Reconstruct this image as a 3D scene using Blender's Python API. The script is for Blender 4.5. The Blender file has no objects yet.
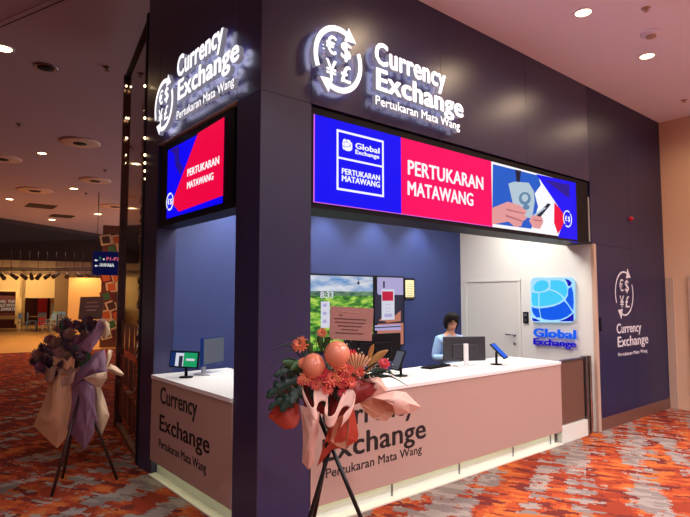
import bpy, bmesh, math, random
from mathutils import Vector, Matrix, noise
random.seed(7)
R = math.radians
scene = bpy.context.scene
COL = scene.collection

# ------------------------------------------------------------------ camera
F, CX, CY, H = 544.0, 345.0, 258.5, 1.7
PITCH = math.atan(38.5 / F)
TH = R(50.2188)
C = Vector((-1.98954, -3.33772, H))

def ray(px, py):
    x = px - CX; yd = py - CY
    fw = F * math.cos(PITCH) + yd * math.sin(PITCH)
    up = F * math.sin(PITCH) - yd * math.cos(PITCH)
    return Vector((fw * math.cos(TH) + x * math.sin(TH), fw * math.sin(TH) - x * math.cos(TH), up))
def on(px, py, ax, v):
    d = ray(px, py); return C + d * ((v - C[ax]) / d[ax])
def at(px, py, d):
    return C + ray(px, py) * (d / F)

cam = bpy.data.cameras.new('camera'); camo = bpy.data.objects.new('camera', cam); COL.objects.link(camo)
camo.location = C
fwd = Vector((math.cos(TH) * math.cos(PITCH), math.sin(TH) * math.cos(PITCH), math.sin(PITCH)))
camo.rotation_euler = fwd.to_track_quat('-Z', 'Y').to_euler()
cam.sensor_width = 36; cam.lens = F * 36 / 690; cam.clip_start = .05; cam.clip_end = 200
scene.camera = camo

# ------------------------------------------------------------------ materials
M = {}
def lin(c):
    return tuple(((v / 255) / 12.92 if v / 255 <= .04045 else ((v / 255 + .055) / 1.055) ** 2.4) for v in c)
def mat(name, rgb, rough=.5, metal=0, spec=.5, bump=0, bscale=60, var=0, vscale=8, coat=0, emit=None, es=0, trans=0):
    m = bpy.data.materials.new(name); m.use_nodes = True
    nt = m.node_tree; b = nt.nodes['Principled BSDF']
    c = lin(rgb)
    b.inputs['Base Color'].default_value = (*c, 1)
    b.inputs['Roughness'].default_value = rough; b.inputs['Metallic'].default_value = metal
    b.inputs['Specular IOR Level'].default_value = spec
    b.inputs['Coat Weight'].default_value = coat
    if trans: b.inputs['Transmission Weight'].default_value = trans
    tc = None
    if var or bump:
        tc = nt.nodes.new('ShaderNodeNewGeometry')
    if var:
        n = nt.nodes.new('ShaderNodeTexNoise'); n.inputs['Scale'].default_value = vscale; n.inputs['Detail'].default_value = 4
        nt.links.new(tc.outputs['Position'], n.inputs['Vector'])
        mx = nt.nodes.new('ShaderNodeMixRGB'); mx.inputs[1].default_value = (*[v * (1 - var) for v in c], 1)
        mx.inputs[2].default_value = (*[min(1, v * (1 + var)) for v in c], 1)
        nt.links.new(n.outputs['Fac'], mx.inputs[0]); nt.links.new(mx.outputs[0], b.inputs['Base Color'])
    if bump:
        n = nt.nodes.new('ShaderNodeTexNoise'); n.inputs['Scale'].default_value = bscale
        nt.links.new(tc.outputs['Position'], n.inputs['Vector'])
        bp = nt.nodes.new('ShaderNodeBump'); bp.inputs['Strength'].default_value = bump; bp.inputs['Distance'].default_value = .01
        nt.links.new(n.outputs['Fac'], bp.inputs['Height']); nt.links.new(bp.outputs[0], b.inputs['Normal'])
    if emit:
        b.inputs['Emission Color'].default_value = (*lin(emit), 1); b.inputs['Emission Strength'].default_value = es
    M[name] = m
    return m

EX = 1.0
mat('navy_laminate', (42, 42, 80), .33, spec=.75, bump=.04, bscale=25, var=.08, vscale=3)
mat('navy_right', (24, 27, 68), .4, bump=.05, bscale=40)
mat('dark_trim', (16, 14, 24), .5, spec=.2)
mat('seam', (70, 66, 84), .35, metal=.6)
mat('interior_navy', (40, 54, 106), .6)
mat('interior_white', (214, 211, 204), .55)
mat('door_white', (206, 203, 196), .5)
mat('counter_panel', (184, 150, 137), .42)
mat('countertop', (240, 236, 230), .25)
mat('plinth', (225, 228, 215), .35)
mat('floor_strip', (235, 228, 210), .3)
mat('lettering_black', (16, 16, 20), .5)
mat('ceiling_paint', (242, 236, 252), .8)
mat('hall_ceiling', (200, 182, 188), .75)
mat('beige_wall', (216, 176, 146), .7, var=.05, vscale=1.5)
mat('beige_trim', (190, 160, 140), .5)
mat('brown_base', (112, 74, 62), .4)
mat('black_plastic', (14, 13, 18), .5, spec=.15)
mat('dark_grey', (46, 46, 52), .4)
mat('white_plastic', (225, 225, 225), .35)
mat('chrome', (200, 190, 180), .15, metal=1)
mat('bronze', (120, 98, 88), .25, metal=1)
mat('steel', (150, 150, 155), .3, metal=1)
mat('brown_gate', (108, 74, 62), .35)
mat('black_hole', (10, 8, 8), .8)
mat('slat_black', (58, 40, 38), .7)
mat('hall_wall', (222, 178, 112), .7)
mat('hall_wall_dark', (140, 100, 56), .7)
mat('added_rear_side', (100, 92, 108), .6)
mat('added_left_side', (120, 84, 66), .6)
mat('strip_tan', (206, 166, 122), .4)
mat('red_wall', (190, 20, 40), .6)
mat('maroon', (84, 30, 20), .6)
mat('gold_floor', (196, 142, 70), .35, var=.25, vscale=1.2)
mat('skin', (196, 142, 112), .5)
mat('hair', (20, 12, 11), .75, spec=.2)
mat('shirt', (150, 182, 222), .7, bump=.2, bscale=30)
mat('trouser', (24, 26, 40), .7)
mat('lip', (150, 78, 72), .5)
mat('eye_white', (230, 228, 222), .3)
mat('glass_dark', (26, 16, 14), .06, spec=.8, coat=.6)
def emis(name, rgb, s=1.0, rough=.4, base=(5, 5, 5)):
    return mat(name, base, rough, emit=rgb, es=s, spec=.12)
emis('led_blue', (8, 4, 240), 1.05)
emis('led_darkblue', (40, 20, 150), .9)
emis('led_pink', (250, 2, 96), 1.05)
emis('led_red', (240, 4, 66), 1.0)
emis('led_white', (250, 250, 255), 1.0)
emis('led_edge', (226, 110, 235), .9)
emis('led_sky', (28, 92, 200), 1.0)
emis('led_skin', (232, 158, 158), .95)
emis('led_skin_dark', (190, 110, 116), .9)
emis('led_note', (180, 200, 214), 1.0)
emis('led_noteblue', (100, 140, 176), .9)
emis('led_dark', (30, 36, 70), .7)
emis('sign_white', (255, 252, 255), 1.25, base=(200, 200, 200))
emis('sign_side', (170, 172, 190), .35, base=(150, 150, 160))
emis('sign_halo', (225, 225, 255), 4.5, base=(150, 150, 160))
emis('lamp_warm', (255, 214, 150), 14)
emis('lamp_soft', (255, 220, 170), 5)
emis('strip_green', (224, 240, 180), 3.6)
emis('tv_green', (96, 170, 60), .8)
emis('tv_white', (225, 225, 240), .85)
emis('tv_text', (60, 60, 90), .5)
emis('tv_red', (206, 30, 66), .85)
emis('tv_sand', (206, 130, 110), .8)
emis('tv_rock', (60, 56, 78), .6)
emis('tv_lilac', (186, 176, 224), .85)
emis('tablet_green', (30, 160, 100), .9)
emis('tablet_blue', (24, 50, 110), .8)
emis('tablet_grey', (110, 114, 130), .6)
emis('logo_cyan', (70, 205, 250), 1.0)
emis('logo_pale', (165, 222, 255), 1.05)
emis('logo_blue', (14, 92, 235), 1.0)
emis('logo_deep', (24, 14, 190), .9)
emis('sign_navy', (8, 12, 60), .8)
emis('sign_text', (235, 235, 230), 1.0)
emis('sign_pink', (235, 110, 130), .9)
emis('sign_green', (70, 190, 110), .8)
emis('board_text', (220, 190, 160), .6)

def screen_picture(name, c1, c2, scale, stretch, s=.9, thr=.5, c3=None):
    m = mat(name, (5, 5, 5), .4, spec=.3); nt = m.node_tree; b = nt.nodes['Principled BSDF']
    g = nt.nodes.new('ShaderNodeNewGeometry'); mp = nt.nodes.new('ShaderNodeMapping'); mp.inputs['Scale'].default_value = stretch
    mp.inputs['Rotation'].default_value = (0, R(25), 0) if c3 else (0, 0, 0)
    n = nt.nodes.new('ShaderNodeTexNoise'); n.inputs['Scale'].default_value = scale; n.inputs['Detail'].default_value = 5
    nt.links.new(g.outputs['Position'], mp.inputs[0]); nt.links.new(mp.outputs[0], n.inputs['Vector'])
    cr = nt.nodes.new('ShaderNodeValToRGB'); cr.color_ramp.elements[0].position = thr - .13; cr.color_ramp.elements[1].position = thr + .13
    cr.color_ramp.elements[0].color = (*lin(c1), 1); cr.color_ramp.elements[1].color = (*lin(c2), 1)
    if c3:
        e = cr.color_ramp.elements.new(thr); e.color = (*lin(c3), 1)
    nt.links.new(n.outputs['Fac'], cr.inputs[0]); nt.links.new(cr.outputs[0], b.inputs['Emission Color'])
    b.inputs['Emission Strength'].default_value = s
screen_picture('tv_sky', (96, 150, 210), (226, 230, 240), 3, (1, 1, 3), .85)
screen_picture('tv_hills', (30, 84, 40), (190, 225, 90), 7, (1, 1, 3.2), .85, .5, (90, 165, 50))
screen_picture('tv_far', (50, 96, 84), (120, 160, 120), 10, (1, 1, 3), .8)

def carpet():
    m = bpy.data.materials.new('carpet'); m.use_nodes = True; M['carpet'] = m
    nt = m.node_tree; L = nt.links.new; b = nt.nodes['Principled BSDF']; b.inputs['Roughness'].default_value = .95; b.inputs['Specular IOR Level'].default_value = .1
    g = nt.nodes.new('ShaderNodeNewGeometry')
    rot = nt.nodes.new('ShaderNodeMapping'); rot.inputs['Rotation'].default_value = (0, 0, -R(26)); L(g.outputs['Position'], rot.inputs[0])
    # tuft grid: quantise so every edge steps like woven pile
    sn = nt.nodes.new('ShaderNodeVectorMath'); sn.operation = 'SNAP'; sn.inputs[1].default_value = (.02, .02, .02); L(rot.outputs[0], sn.inputs[0])
    def nz(sx, sy, scale, det=2, rough=.5, off=0):
        mp = nt.nodes.new('ShaderNodeMapping'); mp.inputs['Scale'].default_value = (sx, sy, 1); mp.inputs['Location'].default_value = (off, off * .7, 0)
        L(sn.outputs[0], mp.inputs[0])
        n = nt.nodes.new('ShaderNodeTexNoise'); n.inputs['Scale'].default_value = scale; n.inputs['Detail'].default_value = det; n.inputs['Roughness'].default_value = rough
        L(mp.outputs[0], n.inputs['Vector']); return n.outputs['Fac']
    def mth(op, a, bb):
        x = nt.nodes.new('ShaderNodeMath'); x.operation = op
        for i, v in enumerate((a, bb)):
            if isinstance(v, (int, float)): x.inputs[i].default_value = v
            else: L(v, x.inputs[i])
        return x.outputs[0]
    def mix(f, a, bb):
        x = nt.nodes.new('ShaderNodeMixRGB'); L(f, x.inputs[0])
        for i, v in ((1, a), (2, bb)):
            if isinstance(v, tuple): x.inputs[i].default_value = (*lin(v), 1)
            else: L(v, x.inputs[i])
        return x.outputs[0]
    streak = nz(9, 2.0, 1.0, 4, .65, 3)          # thin across, long along b
    cols = nz(.4, 3.6, 1.0, 2, .5, 11)          # columns
    cross = nz(1.3, 9.0, 1.0, 3, .6, 21)
    v = mth('ADD', mth('MULTIPLY', streak, 1.0), mth('MULTIPLY', mth('SUBTRACT', cols, .5), 1.0))
    v = mth('ADD', v, mth('MULTIPLY', mth('SUBTRACT', cross, .5), .35))
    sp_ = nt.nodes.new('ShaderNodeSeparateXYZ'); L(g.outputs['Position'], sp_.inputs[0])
    shade_grey = nt.nodes.new('ShaderNodeMapRange'); shade_grey.inputs[1].default_value = 2.0; shade_grey.inputs[2].default_value = 5.0; shade_grey.inputs[3].default_value = .545; shade_grey.inputs[4].default_value = .68  # dimmer hall floor put into the pattern: less grey further in
    L(sp_.outputs['Y'], shade_grey.inputs[0])
    grey = mth('GREATER_THAN', v, shade_grey.outputs[0])
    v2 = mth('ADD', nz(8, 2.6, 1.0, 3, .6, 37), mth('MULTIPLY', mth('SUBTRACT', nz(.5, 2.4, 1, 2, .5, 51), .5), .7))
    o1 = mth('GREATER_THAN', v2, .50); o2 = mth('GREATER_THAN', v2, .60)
    shade_red = nt.nodes.new('ShaderNodeMapRange'); shade_red.inputs[1].default_value = 2.0; shade_red.inputs[2].default_value = 5.0; shade_red.inputs[3].default_value = .58; shade_red.inputs[4].default_value = .47  # same painted shade: more dark red towards the hall
    L(sp_.outputs['Y'], shade_red.inputs[0])
    red = mth('GREATER_THAN', nz(9, 3.4, 1, 2, .5, 71), shade_red.outputs[0])
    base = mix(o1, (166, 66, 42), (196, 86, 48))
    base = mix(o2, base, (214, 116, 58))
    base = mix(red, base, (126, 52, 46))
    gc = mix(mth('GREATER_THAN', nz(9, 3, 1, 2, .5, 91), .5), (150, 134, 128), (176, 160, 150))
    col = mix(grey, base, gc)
    fine = nt.nodes.new('ShaderNodeTexNoise'); fine.inputs['Scale'].default_value = 130; fine.inputs['Detail'].default_value = 2
    L(g.outputs['Position'], fine.inputs['Vector'])
    mr = nt.nodes.new('ShaderNodeMapRange'); mr.inputs[1].default_value = .3; mr.inputs[2].default_value = .7; mr.inputs[3].default_value = .50; mr.inputs[4].default_value = .84
    L(fine.outputs['Fac'], mr.inputs[0])
    mu = nt.nodes.new('ShaderNodeMixRGB'); mu.blend_type = 'MULTIPLY'; mu.inputs[0].default_value = 1
    L(col, mu.inputs[1]); L(mr.outputs[0], mu.inputs[2]); L(mu.outputs[0], b.inputs['Base Color'])
    bp = nt.nodes.new('ShaderNodeBump'); bp.inputs['Strength'].default_value = .4; bp.inputs['Distance'].default_value = .01
    L(fine.outputs['Fac'], bp.inputs['Height']); L(bp.outputs[0], b.inputs['Normal'])
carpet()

def tile_mat():
    m = mat('patterned_metal', (120, 104, 96), .4, metal=.5); nt = m.node_tree; b = nt.nodes['Principled BSDF']
    g = nt.nodes.new('ShaderNodeNewGeometry'); mp = nt.nodes.new('ShaderNodeMapping'); mp.inputs['Rotation'].default_value = (R(45), 0, 0)
    ck = nt.nodes.new('ShaderNodeTexChecker'); ck.inputs['Scale'].default_value = 28
    ck.inputs[1].default_value = (*lin((96, 84, 82)), 1); ck.inputs[2].default_value = (*lin((176, 160, 150)), 1)
    nt.links.new(g.outputs['Position'], mp.inputs[0]); nt.links.new(mp.outputs[0], ck.inputs['Vector']); nt.links.new(ck.outputs['Color'], b.inputs['Base Color'])
tile_mat()

# ------------------------------------------------------------------ mesh builder
class MB:
    def __init__(s): s.bm = bmesh.new(); s.mats = []
    def mi(s, m):
        if m not in s.mats: s.mats.append(m)
        return s.mats.index(m)
    def face(s, vs, m, smooth=False):
        try: f = s.bm.faces.new(vs)
        except ValueError: return
        f.material_index = s.mi(m); f.smooth = smooth
    def box(s, x0, x1, y0, y1, z0, z1, m, mtx=None):
        p = [Vector((x, y, z)) for x in (x0, x1) for y in (y0, y1) for z in (z0, z1)]
        if mtx: p = [mtx @ q for q in p]
        v = [s.bm.verts.new(q) for q in p]
        for f in ((0, 1, 3, 2), (4, 6, 7, 5), (0, 4, 5, 1), (2, 3, 7, 6), (0, 2, 6, 4), (1, 5, 7, 3)): s.face([v[i] for i in f], m)
        return s
    def tube(s, pts, r, m, n=10, caps=True):
        pts = [Vector(p) for p in pts]; rs = r if isinstance(r, (list, tuple)) else [r] * len(pts)
        rings = []; ref = None
        for i, p in enumerate(pts):
            t = (pts[min(i + 1, len(pts) - 1)] - pts[max(i - 1, 0)]).normalized()
            if ref is None: ref = t.orthogonal().normalized()
            a = (ref - t * ref.dot(t)).normalized(); ref = a; bb = t.cross(a)
            rings.append([s.bm.verts.new(p + (a * math.cos(2 * math.pi * k / n) + bb * math.sin(2 * math.pi * k / n)) * rs[i]) for k in range(n)])
        for i in range(len(rings) - 1):
            for k in range(n): s.face([rings[i][k], rings[i][(k + 1) % n], rings[i + 1][(k + 1) % n], rings[i + 1][k]], m, True)
        if caps: s.face(rings[0][::-1], m); s.face(rings[-1], m)
        return s
    def lathe(s, c, prof, m, n=24, axis=(0, 0, 1)):
        c = Vector(c); ax = Vector(axis).normalized(); a = ax.orthogonal().normalized(); b = ax.cross(a)
        rings = [[s.bm.verts.new(c + ax * h + (a * math.cos(2 * math.pi * k / n) + b * math.sin(2 * math.pi * k / n)) * max(r, 1e-4)) for k in range(n)] for r, h in prof]
        for i in range(len(rings) - 1):
            for k in range(n): s.face([rings[i][k], rings[i][(k + 1) % n], rings[i + 1][(k + 1) % n], rings[i + 1][k]], m, True)
        s.face(rings[0][::-1], m); s.face(rings[-1], m)
        return s
    def ell(s, c, rx, ry, rz, m, n=14, k=10, mtx=None, fn=None):
        c = Vector(c); rows = []
        for i in range(k + 1):
            ph = math.pi * i / k; row = []
            for j in range(n):
                t = 2 * math.pi * j / n
                p = Vector((rx * math.sin(ph) * math.cos(t), ry * math.sin(ph) * math.sin(t), rz * math.cos(ph)))
                if fn: p = fn(p)
                if mtx: p = mtx @ p
                row.append(s.bm.verts.new(c + p))
            rows.append(row)
        for i in range(k):
            for j in range(n): s.face([rows[i][j], rows[i + 1][j], rows[i + 1][(j + 1) % n], rows[i][(j + 1) % n]], m, True)
        bmesh.ops.remove_doubles(s.bm, verts=rows[0] + rows[-1], dist=1e-6)
        return s
    def prism(s, pts, nrm, d, m):           # polygon in 3D, pushed out along nrm by d
        nrm = Vector(nrm); a = [s.bm.verts.new(Vector(p)) for p in pts]; b = [s.bm.verts.new(Vector(p) + nrm * d) for p in pts]
        s.face(a[::-1], m); s.face(b, m)
        for i in range(len(a)): s.face([a[i], a[(i + 1) % len(a)], b[(i + 1) % len(a)], b[i]], m)
        return s
    def grid(s, rows, m, smooth=True):
        v = [[s.bm.verts.new(p) for p in r] for r in rows]
        for i in range(len(v) - 1):
            for j in range(len(v[0]) - 1): s.face([v[i][j], v[i][j + 1], v[i + 1][j + 1], v[i + 1][j]], m, smooth)
        return s

def wloc(o):
    v = Vector((0, 0, 0))
    while o: v += o.location; o = o.parent
    return v
def link(name, mb, parent=None, origin=None, solid=0, bevel=0, sub=0, fixn=True):
    if fixn: bmesh.ops.recalc_face_normals(mb.bm, faces=mb.bm.faces)
    me = bpy.data.meshes.new(name)
    vs = [v.co for v in mb.bm.verts]
    lo = Vector([min(v[i] for v in vs) for i in range(3)]); hi = Vector([max(v[i] for v in vs) for i in range(3)])
    org = Vector(origin) if origin is not None else Vector(((lo.x + hi.x) / 2, (lo.y + hi.y) / 2, lo.z))
    for v in mb.bm.verts: v.co -= org
    mb.bm.to_mesh(me); mb.bm.free()
    for m in mb.mats: me.materials.append(M[m])
    o = bpy.data.objects.new(name, me); COL.objects.link(o)
    if parent is not None:
        o.parent = parent; o.location = org - wloc(parent)
    else: o.location = org
    if solid:
        md = o.modifiers.new('thick', 'SOLIDIFY'); md.thickness = solid; md.offset = 0
    if bevel:
        md = o.modifiers.new('bevel', 'BEVEL'); md.width = bevel; md.segments = 2; md.limit_method = 'ANGLE'
    if sub:
        md = o.modifiers.new('sub', 'SUBSURF'); md.levels = sub; md.render_levels = sub
    return o
def tag(o, label=None, cat=None, group=None, kind=None):
    if label: o['label'] = label
    if cat: o['category'] = cat
    if group: o['group'] = group
    if kind: o['kind'] = kind
    return o
def thing(name, loc, label, cat, group=None):
    o = bpy.data.objects.new(name, None); o.empty_display_size = .05; COL.objects.link(o); o.location = loc
    return tag(o, label, cat, group)
def struct(name, mb, **k):
    o = link(name, mb, **k); o['kind'] = 'structure'; return o
def dup(o, loc=None, rz=0, label=None, parent=None):
    c = o.copy(); COL.objects.link(c)
    if parent is not None: c.parent = parent
    if loc is not None: c.location = loc; c.rotation_euler.z = rz
    if label: c['label'] = label
    for ch in list(o.children):
        dup(ch, parent=c)
    return c

# text -----------------------------------------------------------------
def text_mesh(s, ext=.0, off=.0, spacing=1.0):
    cu = bpy.data.curves.new('t', 'FONT'); cu.body = s; cu.size = 1; cu.extrude = ext; cu.offset = off; cu.space_character = spacing
    cu.resolution_u = 3
    ob = bpy.data.objects.new('t', cu); COL.objects.link(ob)
    dg = bpy.context.evaluated_depsgraph_get(); dg.update()
    me = bpy.data.meshes.new_from_object(ob.evaluated_get(dg))
    bpy.data.objects.remove(ob); bpy.data.curves.remove(cu)
    return me
def bounds(me):
    xs = [v.co.x for v in me.vertices]; ys = [v.co.y for v in me.vertices]
    return min(xs), max(xs), min(ys), max(ys)
_cap = {}
def txt(name, s, m, parent, O, U, V, N, width, cap, depth=.004, off=.0, center=False, spacing=1.0, side=None, back=None):
    """text whose first capital stands at O (baseline), width along U, cap height along V, thickness along N;
    off thickens the strokes (the same outline laid again a little to each side)"""
    U, V, N, O = Vector(U), Vector(V), Vector(N), Vector(O)
    if 0 not in _cap:
        bb = bounds(text_mesh('E', 0, 0)); _cap[0] = (bb[2], bb[3])
    c0, c1 = _cap[0]
    me = text_mesh(s, .5, 0, spacing * (1 + off * 1.2))
    x0, x1, y0, y1 = bounds(me); x0 -= off; x1 += off
    sx = width / (x1 - x0); sy = cap / (c1 - c0)
    bm = bmesh.new(); cp = [(0, 0)]
    if off: cp = [(math.cos(k * math.pi / 3) * off, math.sin(k * math.pi / 3) * off * .6) for k in range(6)]
    for kc, (dx, dy) in enumerate(cp):
        k0 = len(bm.verts); bm.from_mesh(me); bm.verts.ensure_lookup_table()
        for v in bm.verts[k0:]: v.co.x += dx; v.co.y += dy; v.co.z *= 1 + .05 * kc / len(cp)
    bpy.data.meshes.remove(me); me = bpy.data.meshes.new(name)
    for f in bm.faces: f.smooth = False; f.material_index = 0
    for v in bm.verts:
        p = v.co.copy(); v.co = U * ((p.x - x0) * sx) + V * ((p.y - c0) * sy) + N * ((p.z + .5) * depth)
    bm.normal_update()
    if side:
        for f in bm.faces:
            d_ = sum((v.co.dot(N) for v in f.verts)) / len(f.verts)
            f.material_index = 0 if d_ > depth * .9 else (2 if d_ < depth * .02 else 1)
    bm.to_mesh(me); bm.free()
    me.materials.append(M[m])
    if side: me.materials.append(M[side]); me.materials.append(M[back])
    o = bpy.data.objects.new(name, me); COL.objects.link(o)
    if parent is not None: o.parent = parent; o.location = O - wloc(parent)
    else: o.location = O
    return o
FR = (Vector((1, 0, 0)), Vector((0, 0, 1)), Vector((0, -1, 0)))       # front plane basis
SD = (Vector((0, -1, 0)), Vector((0, 0, 1)), Vector((-1, 0, 0)))      # side plane basis
def ptxt(name, s, m, parent, ax, val, pl, pt, pb, pr, depth=.004, off=0.0, spacing=1.0, **kw):
    """(pl,pt) top and (pl,pb) bottom of first capital, pr = right end, on plane ax=val"""
    B = FR if ax == 1 else SD
    vf = val - depth
    a = on(pl, pt, ax, vf); b = on(pl, pb, ax, vf); r = on(pr[0], pr[1], ax, vf)
    return txt(name, s, m, parent, b - B[2] * depth, *B, (r - b).dot(B[0]), a.z - b.z, depth, off, spacing=spacing, **kw)

# emblem: two arc arrows and four currency signs
def emblem(parent, c, rad, B, depth, m, width=.16, off=.0, lit=False):
    U, V, N = B; c = Vector(c)
    for k in range(2):
        a0 = R(128 if k == 0 else -52)   # start angle, sweeps clockwise
        mb = MB(); nseg = 22; sweep = R(-138)
        ro, ri = rad, rad * (1 - width)
        pts_o = []; pts_i = []
        a0 = R(205) if k == 0 else R(25)
        for i in range(nseg + 1):
            a = a0 + sweep * i / nseg
            pts_o.append(c + U * math.cos(a) * ro * .92 + V * math.sin(a) * ro); pts_i.append(c + U * math.cos(a) * ri * .92 + V * math.sin(a) * ri)
        for i in range(nseg):
            mb.prism([pts_o[i], pts_o[i + 1], pts_i[i + 1], pts_i[i]], N, depth, m)
        a = a0 + sweep; t = (U * math.sin(a) * .92 - V * math.cos(a)); rr = (U * math.cos(a) * .92 + V * math.sin(a))
        mid = c + rr * (ro + ri) / 2
        mb.prism([mid + rr * rad * .24 - t * rad * .04, mid + t * rad * .42, mid - rr * rad * .24 - t * rad * .04], N, depth, m)
        bmesh.ops.remove_doubles(mb.bm, verts=mb.bm.verts, dist=1e-5)
        if lit:
            for f in mb.bm.faces:
                d_ = (f.calc_center_median() - c).dot(N)
                f.material_index = mb.mi(m) if d_ > depth * .98 else (mb.mi('sign_halo') if d_ < depth * .02 else mb.mi('sign_side'))
        link('circling_arrow', mb, parent)
    for s_, du, dv in (('€', -.52, .1), ('$', .08, .1), ('¥', -.52, -.62), ('£', .08, -.62)):
        txt('currency_symbol', s_, m, parent, c + U * du * rad * .92 + V * dv * rad, U, V, N, rad * .40, rad * .5, depth, off, **(dict(side='sign_side', back='sign_halo') if lit else {}))

# ================================================================== SETTING
D = 2.11
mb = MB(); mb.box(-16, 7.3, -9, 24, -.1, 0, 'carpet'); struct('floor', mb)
# kiosk facade -------------------------------------------------------
g = .004
mb = MB()
mb.box(0, .45, 0, .35, 0, 3.2 - g, 'navy_laminate')                         # corner column
mb.box(0, .45, 0, .35, 3.2, 5.0, 'navy_laminate')
mb.box(.008, .44, .01, .34, 3.19, 3.21, 'dark_trim')
mb.box(-.003, .003, -.003, .003, 0, 4.46, 'seam')
mb.box(.45, 4.93, .14, .35, 2.40, 3.2, 'dark_trim')                     # recess behind the display
mb.box(.45, 4.93, 0, .35, 2.385, 2.41, 'dark_trim')
for x0, x1 in ((.45, 1.99), (1.99, 3.47), (3.47, 4.93)):
    mb.box(x0 + g / 2, x1 - g / 2, 0, .35, 3.2, 5.0, 'navy_laminate')
mb.box(.5, 4.9, .02, .3, 3.22, 4.98, 'dark_trim')
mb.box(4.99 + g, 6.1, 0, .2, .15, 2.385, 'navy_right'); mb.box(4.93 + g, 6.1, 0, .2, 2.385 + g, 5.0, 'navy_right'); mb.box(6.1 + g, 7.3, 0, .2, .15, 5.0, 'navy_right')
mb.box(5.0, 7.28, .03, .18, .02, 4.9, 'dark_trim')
struct('wall_front', mb)
mb = MB(); mb.box(4.99, 7.3, -.012, .1, 0, .15, 'brown_base'); struct('baseboard_right', mb)
mb = MB()
mb.box(0, .2, 1.97, 2.32, 0, 5.0, 'navy_laminate'); mb.box(-.002, .012, 1.955, 1.972, .0, 2.4, 'seam'); struct('wall_left', mb)   # left pillar
mb = MB()
mb.box(0, .2, .35 + g, 1.97 - g, 3.22, 5.0, 'navy_laminate')
struct('wall_left', mb); mb = MB(); mb.box(.12, .2, .35 + g, 1.97 - g, 2.41, 3.22, 'dark_trim')
struct('wall_left', mb); mb = MB(); mb.box(.002, .2, .35 + g, 1.97 - g, 2.385, 2.41, 'dark_trim')
struct('wall_left', mb)
mb = MB(); mb.box(.2, 4.93, D, D + .12, 0, 3.0, 'interior_navy'); struct('wall_back', mb)
mb = MB(); mb.box(4.93, 4.99, .014, D + .12, 0, 3.0, 'interior_white'); struct('wall_right', mb)
mb = MB(); mb.box(4.925, 4.99, -.03, .012, 0, 2.385, 'beige_trim'); struct('trim_1', mb, bevel=.004)
mb = MB(); mb.box(.2, 5.05, .35, D, 3.0, 3.06, 'interior_white'); mb.box(.0, .2, .35, 1.97, 3.215, 3.22, 'interior_white'); struct('ceiling', mb)
mb = MB(); mb.box(.46, 7.4, -9, -.004, 4.47, 4.56, 'ceiling_paint'); struct('ceiling', mb)
# interior door --------------------------------------------------------
mb = MB()
mb.box(4.905, 4.929, 1.04, 1.075, 0, 1.965, 'interior_white'); mb.box(4.905, 4.929, 1.985, 2.02, 0, 1.965, 'interior_white'); mb.box(4.905, 4.929, 1.075, 1.985, 1.93, 1.965, 'interior_white')
mb.box(4.919, 4.93, 1.078, 1.982, .005, 1.927, 'door_white')
dr = struct('door_1', mb)
mb = MB(); mb.lathe((4.918, 1.15, 1.16), [(.026, 0), (.026, .008), (.012, .01), (.012, .04)], 'steel', 16, (-1, 0, 0))
mb.tube([(4.885, 1.15, 1.16), (4.88, 1.20, 1.16), (4.88, 1.28, 1.16)], .009, 'steel')
link('door_handle', mb, dr)
mb = MB(); mb.lathe((4.918, 1.15, 1.04), [(.024, 0), (.024, .01), (.014, .014)], 'steel', 16, (-1, 0, 0)); link('lock', mb, dr)

mb = MB(); mb.box(-7.2, -7, -1.5, 34, 0, 5.0, 'added_left_side'); struct('wall_added_left', mb)  # out of view, added to cut ambient light on the left floor
mb = MB(); mb.box(-16, 7.5, -9.3, -9.05, 0, 5.0, 'added_rear_side'); struct('wall_added_rear', mb)  # behind the camera, added to darken what the facade reflects
# beige side wall right of the kiosk -------------------------------------
mb = MB()
mb.box(7.3, 7.5, -.32, .3, 0, 4.47, 'beige_wall'); mb.box(7.3, 7.5, -9, -.32, 2.0, 4.47, 'beige_wall')
struct('wall_side', mb); mb = MB(); mb.box(7.42, 7.5, -9, -.32, 0, 2.0, 'beige_wall')
struct('wall_side', mb)
mb = MB(); mb.box(7.285, 7.31, -.12, -.004, 0, 2.0, 'beige_trim'); mb.box(7.27, 7.42, -.40, -.32, 0, 2.03, 'beige_trim'); mb.box(7.27, 7.42, -3.0, -.40, 1.96, 2.03, 'beige_trim'); struct('trim_2', mb, bevel=.003)
mb = MB(); mb.box(7.395, 7.418, -3, -.4, .03, 1.02, 'patterned_metal'); mb.box(7.385, 7.418, -3, -.4, 1.02, 1.05, 'brown_base')
tag(link('kick_panel', mb), 'grey patterned metal panel on the lower beige wall at the right edge', 'panel')

# hall ceiling -------------------------------------------------------------
HZ = 5.0
e0 = on(-60, 208, 2, HZ); e1 = on(118, 237, 2, HZ); e2 = e1 + (e1 - e0) * 1.2
ed = (e1 - e0).normalized(); en = Vector((-ed.y, ed.x, 0))
if en.y < 0: en = -en
mb = MB()
far0 = e0 - ed * 14; 
mb.prism([(-16, -9, HZ), (.46, -9, HZ), (.46, 0, HZ), (7.5, 0, HZ), (16, 16, HZ), tuple(e2), tuple(far0), (-16, far0.y, HZ)], (0, 0, 1), .1, 'hall_ceiling')
mb.box(.40, .46, -9, 0, 4.47, HZ, 'hall_ceiling')
struct('ceiling', mb)
# groove line in the ceiling
a = on(-40, 41, 2, HZ); b = on(75, -9, 2, HZ)
mb = MB(); dd = (b - a).normalized(); nn = Vector((-dd.y, dd.x, 0)) * .03
mb.prism([a - nn, b - nn, b + nn, a + nn], (0, 0, -1), .012, 'hall_ceiling'); mb.prism([a + nn, b + nn, b + nn * 1.5, a + nn * 1.5], (0, 0, -1), .014, 'slat_black')
struct('trim_3', mb)
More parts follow.
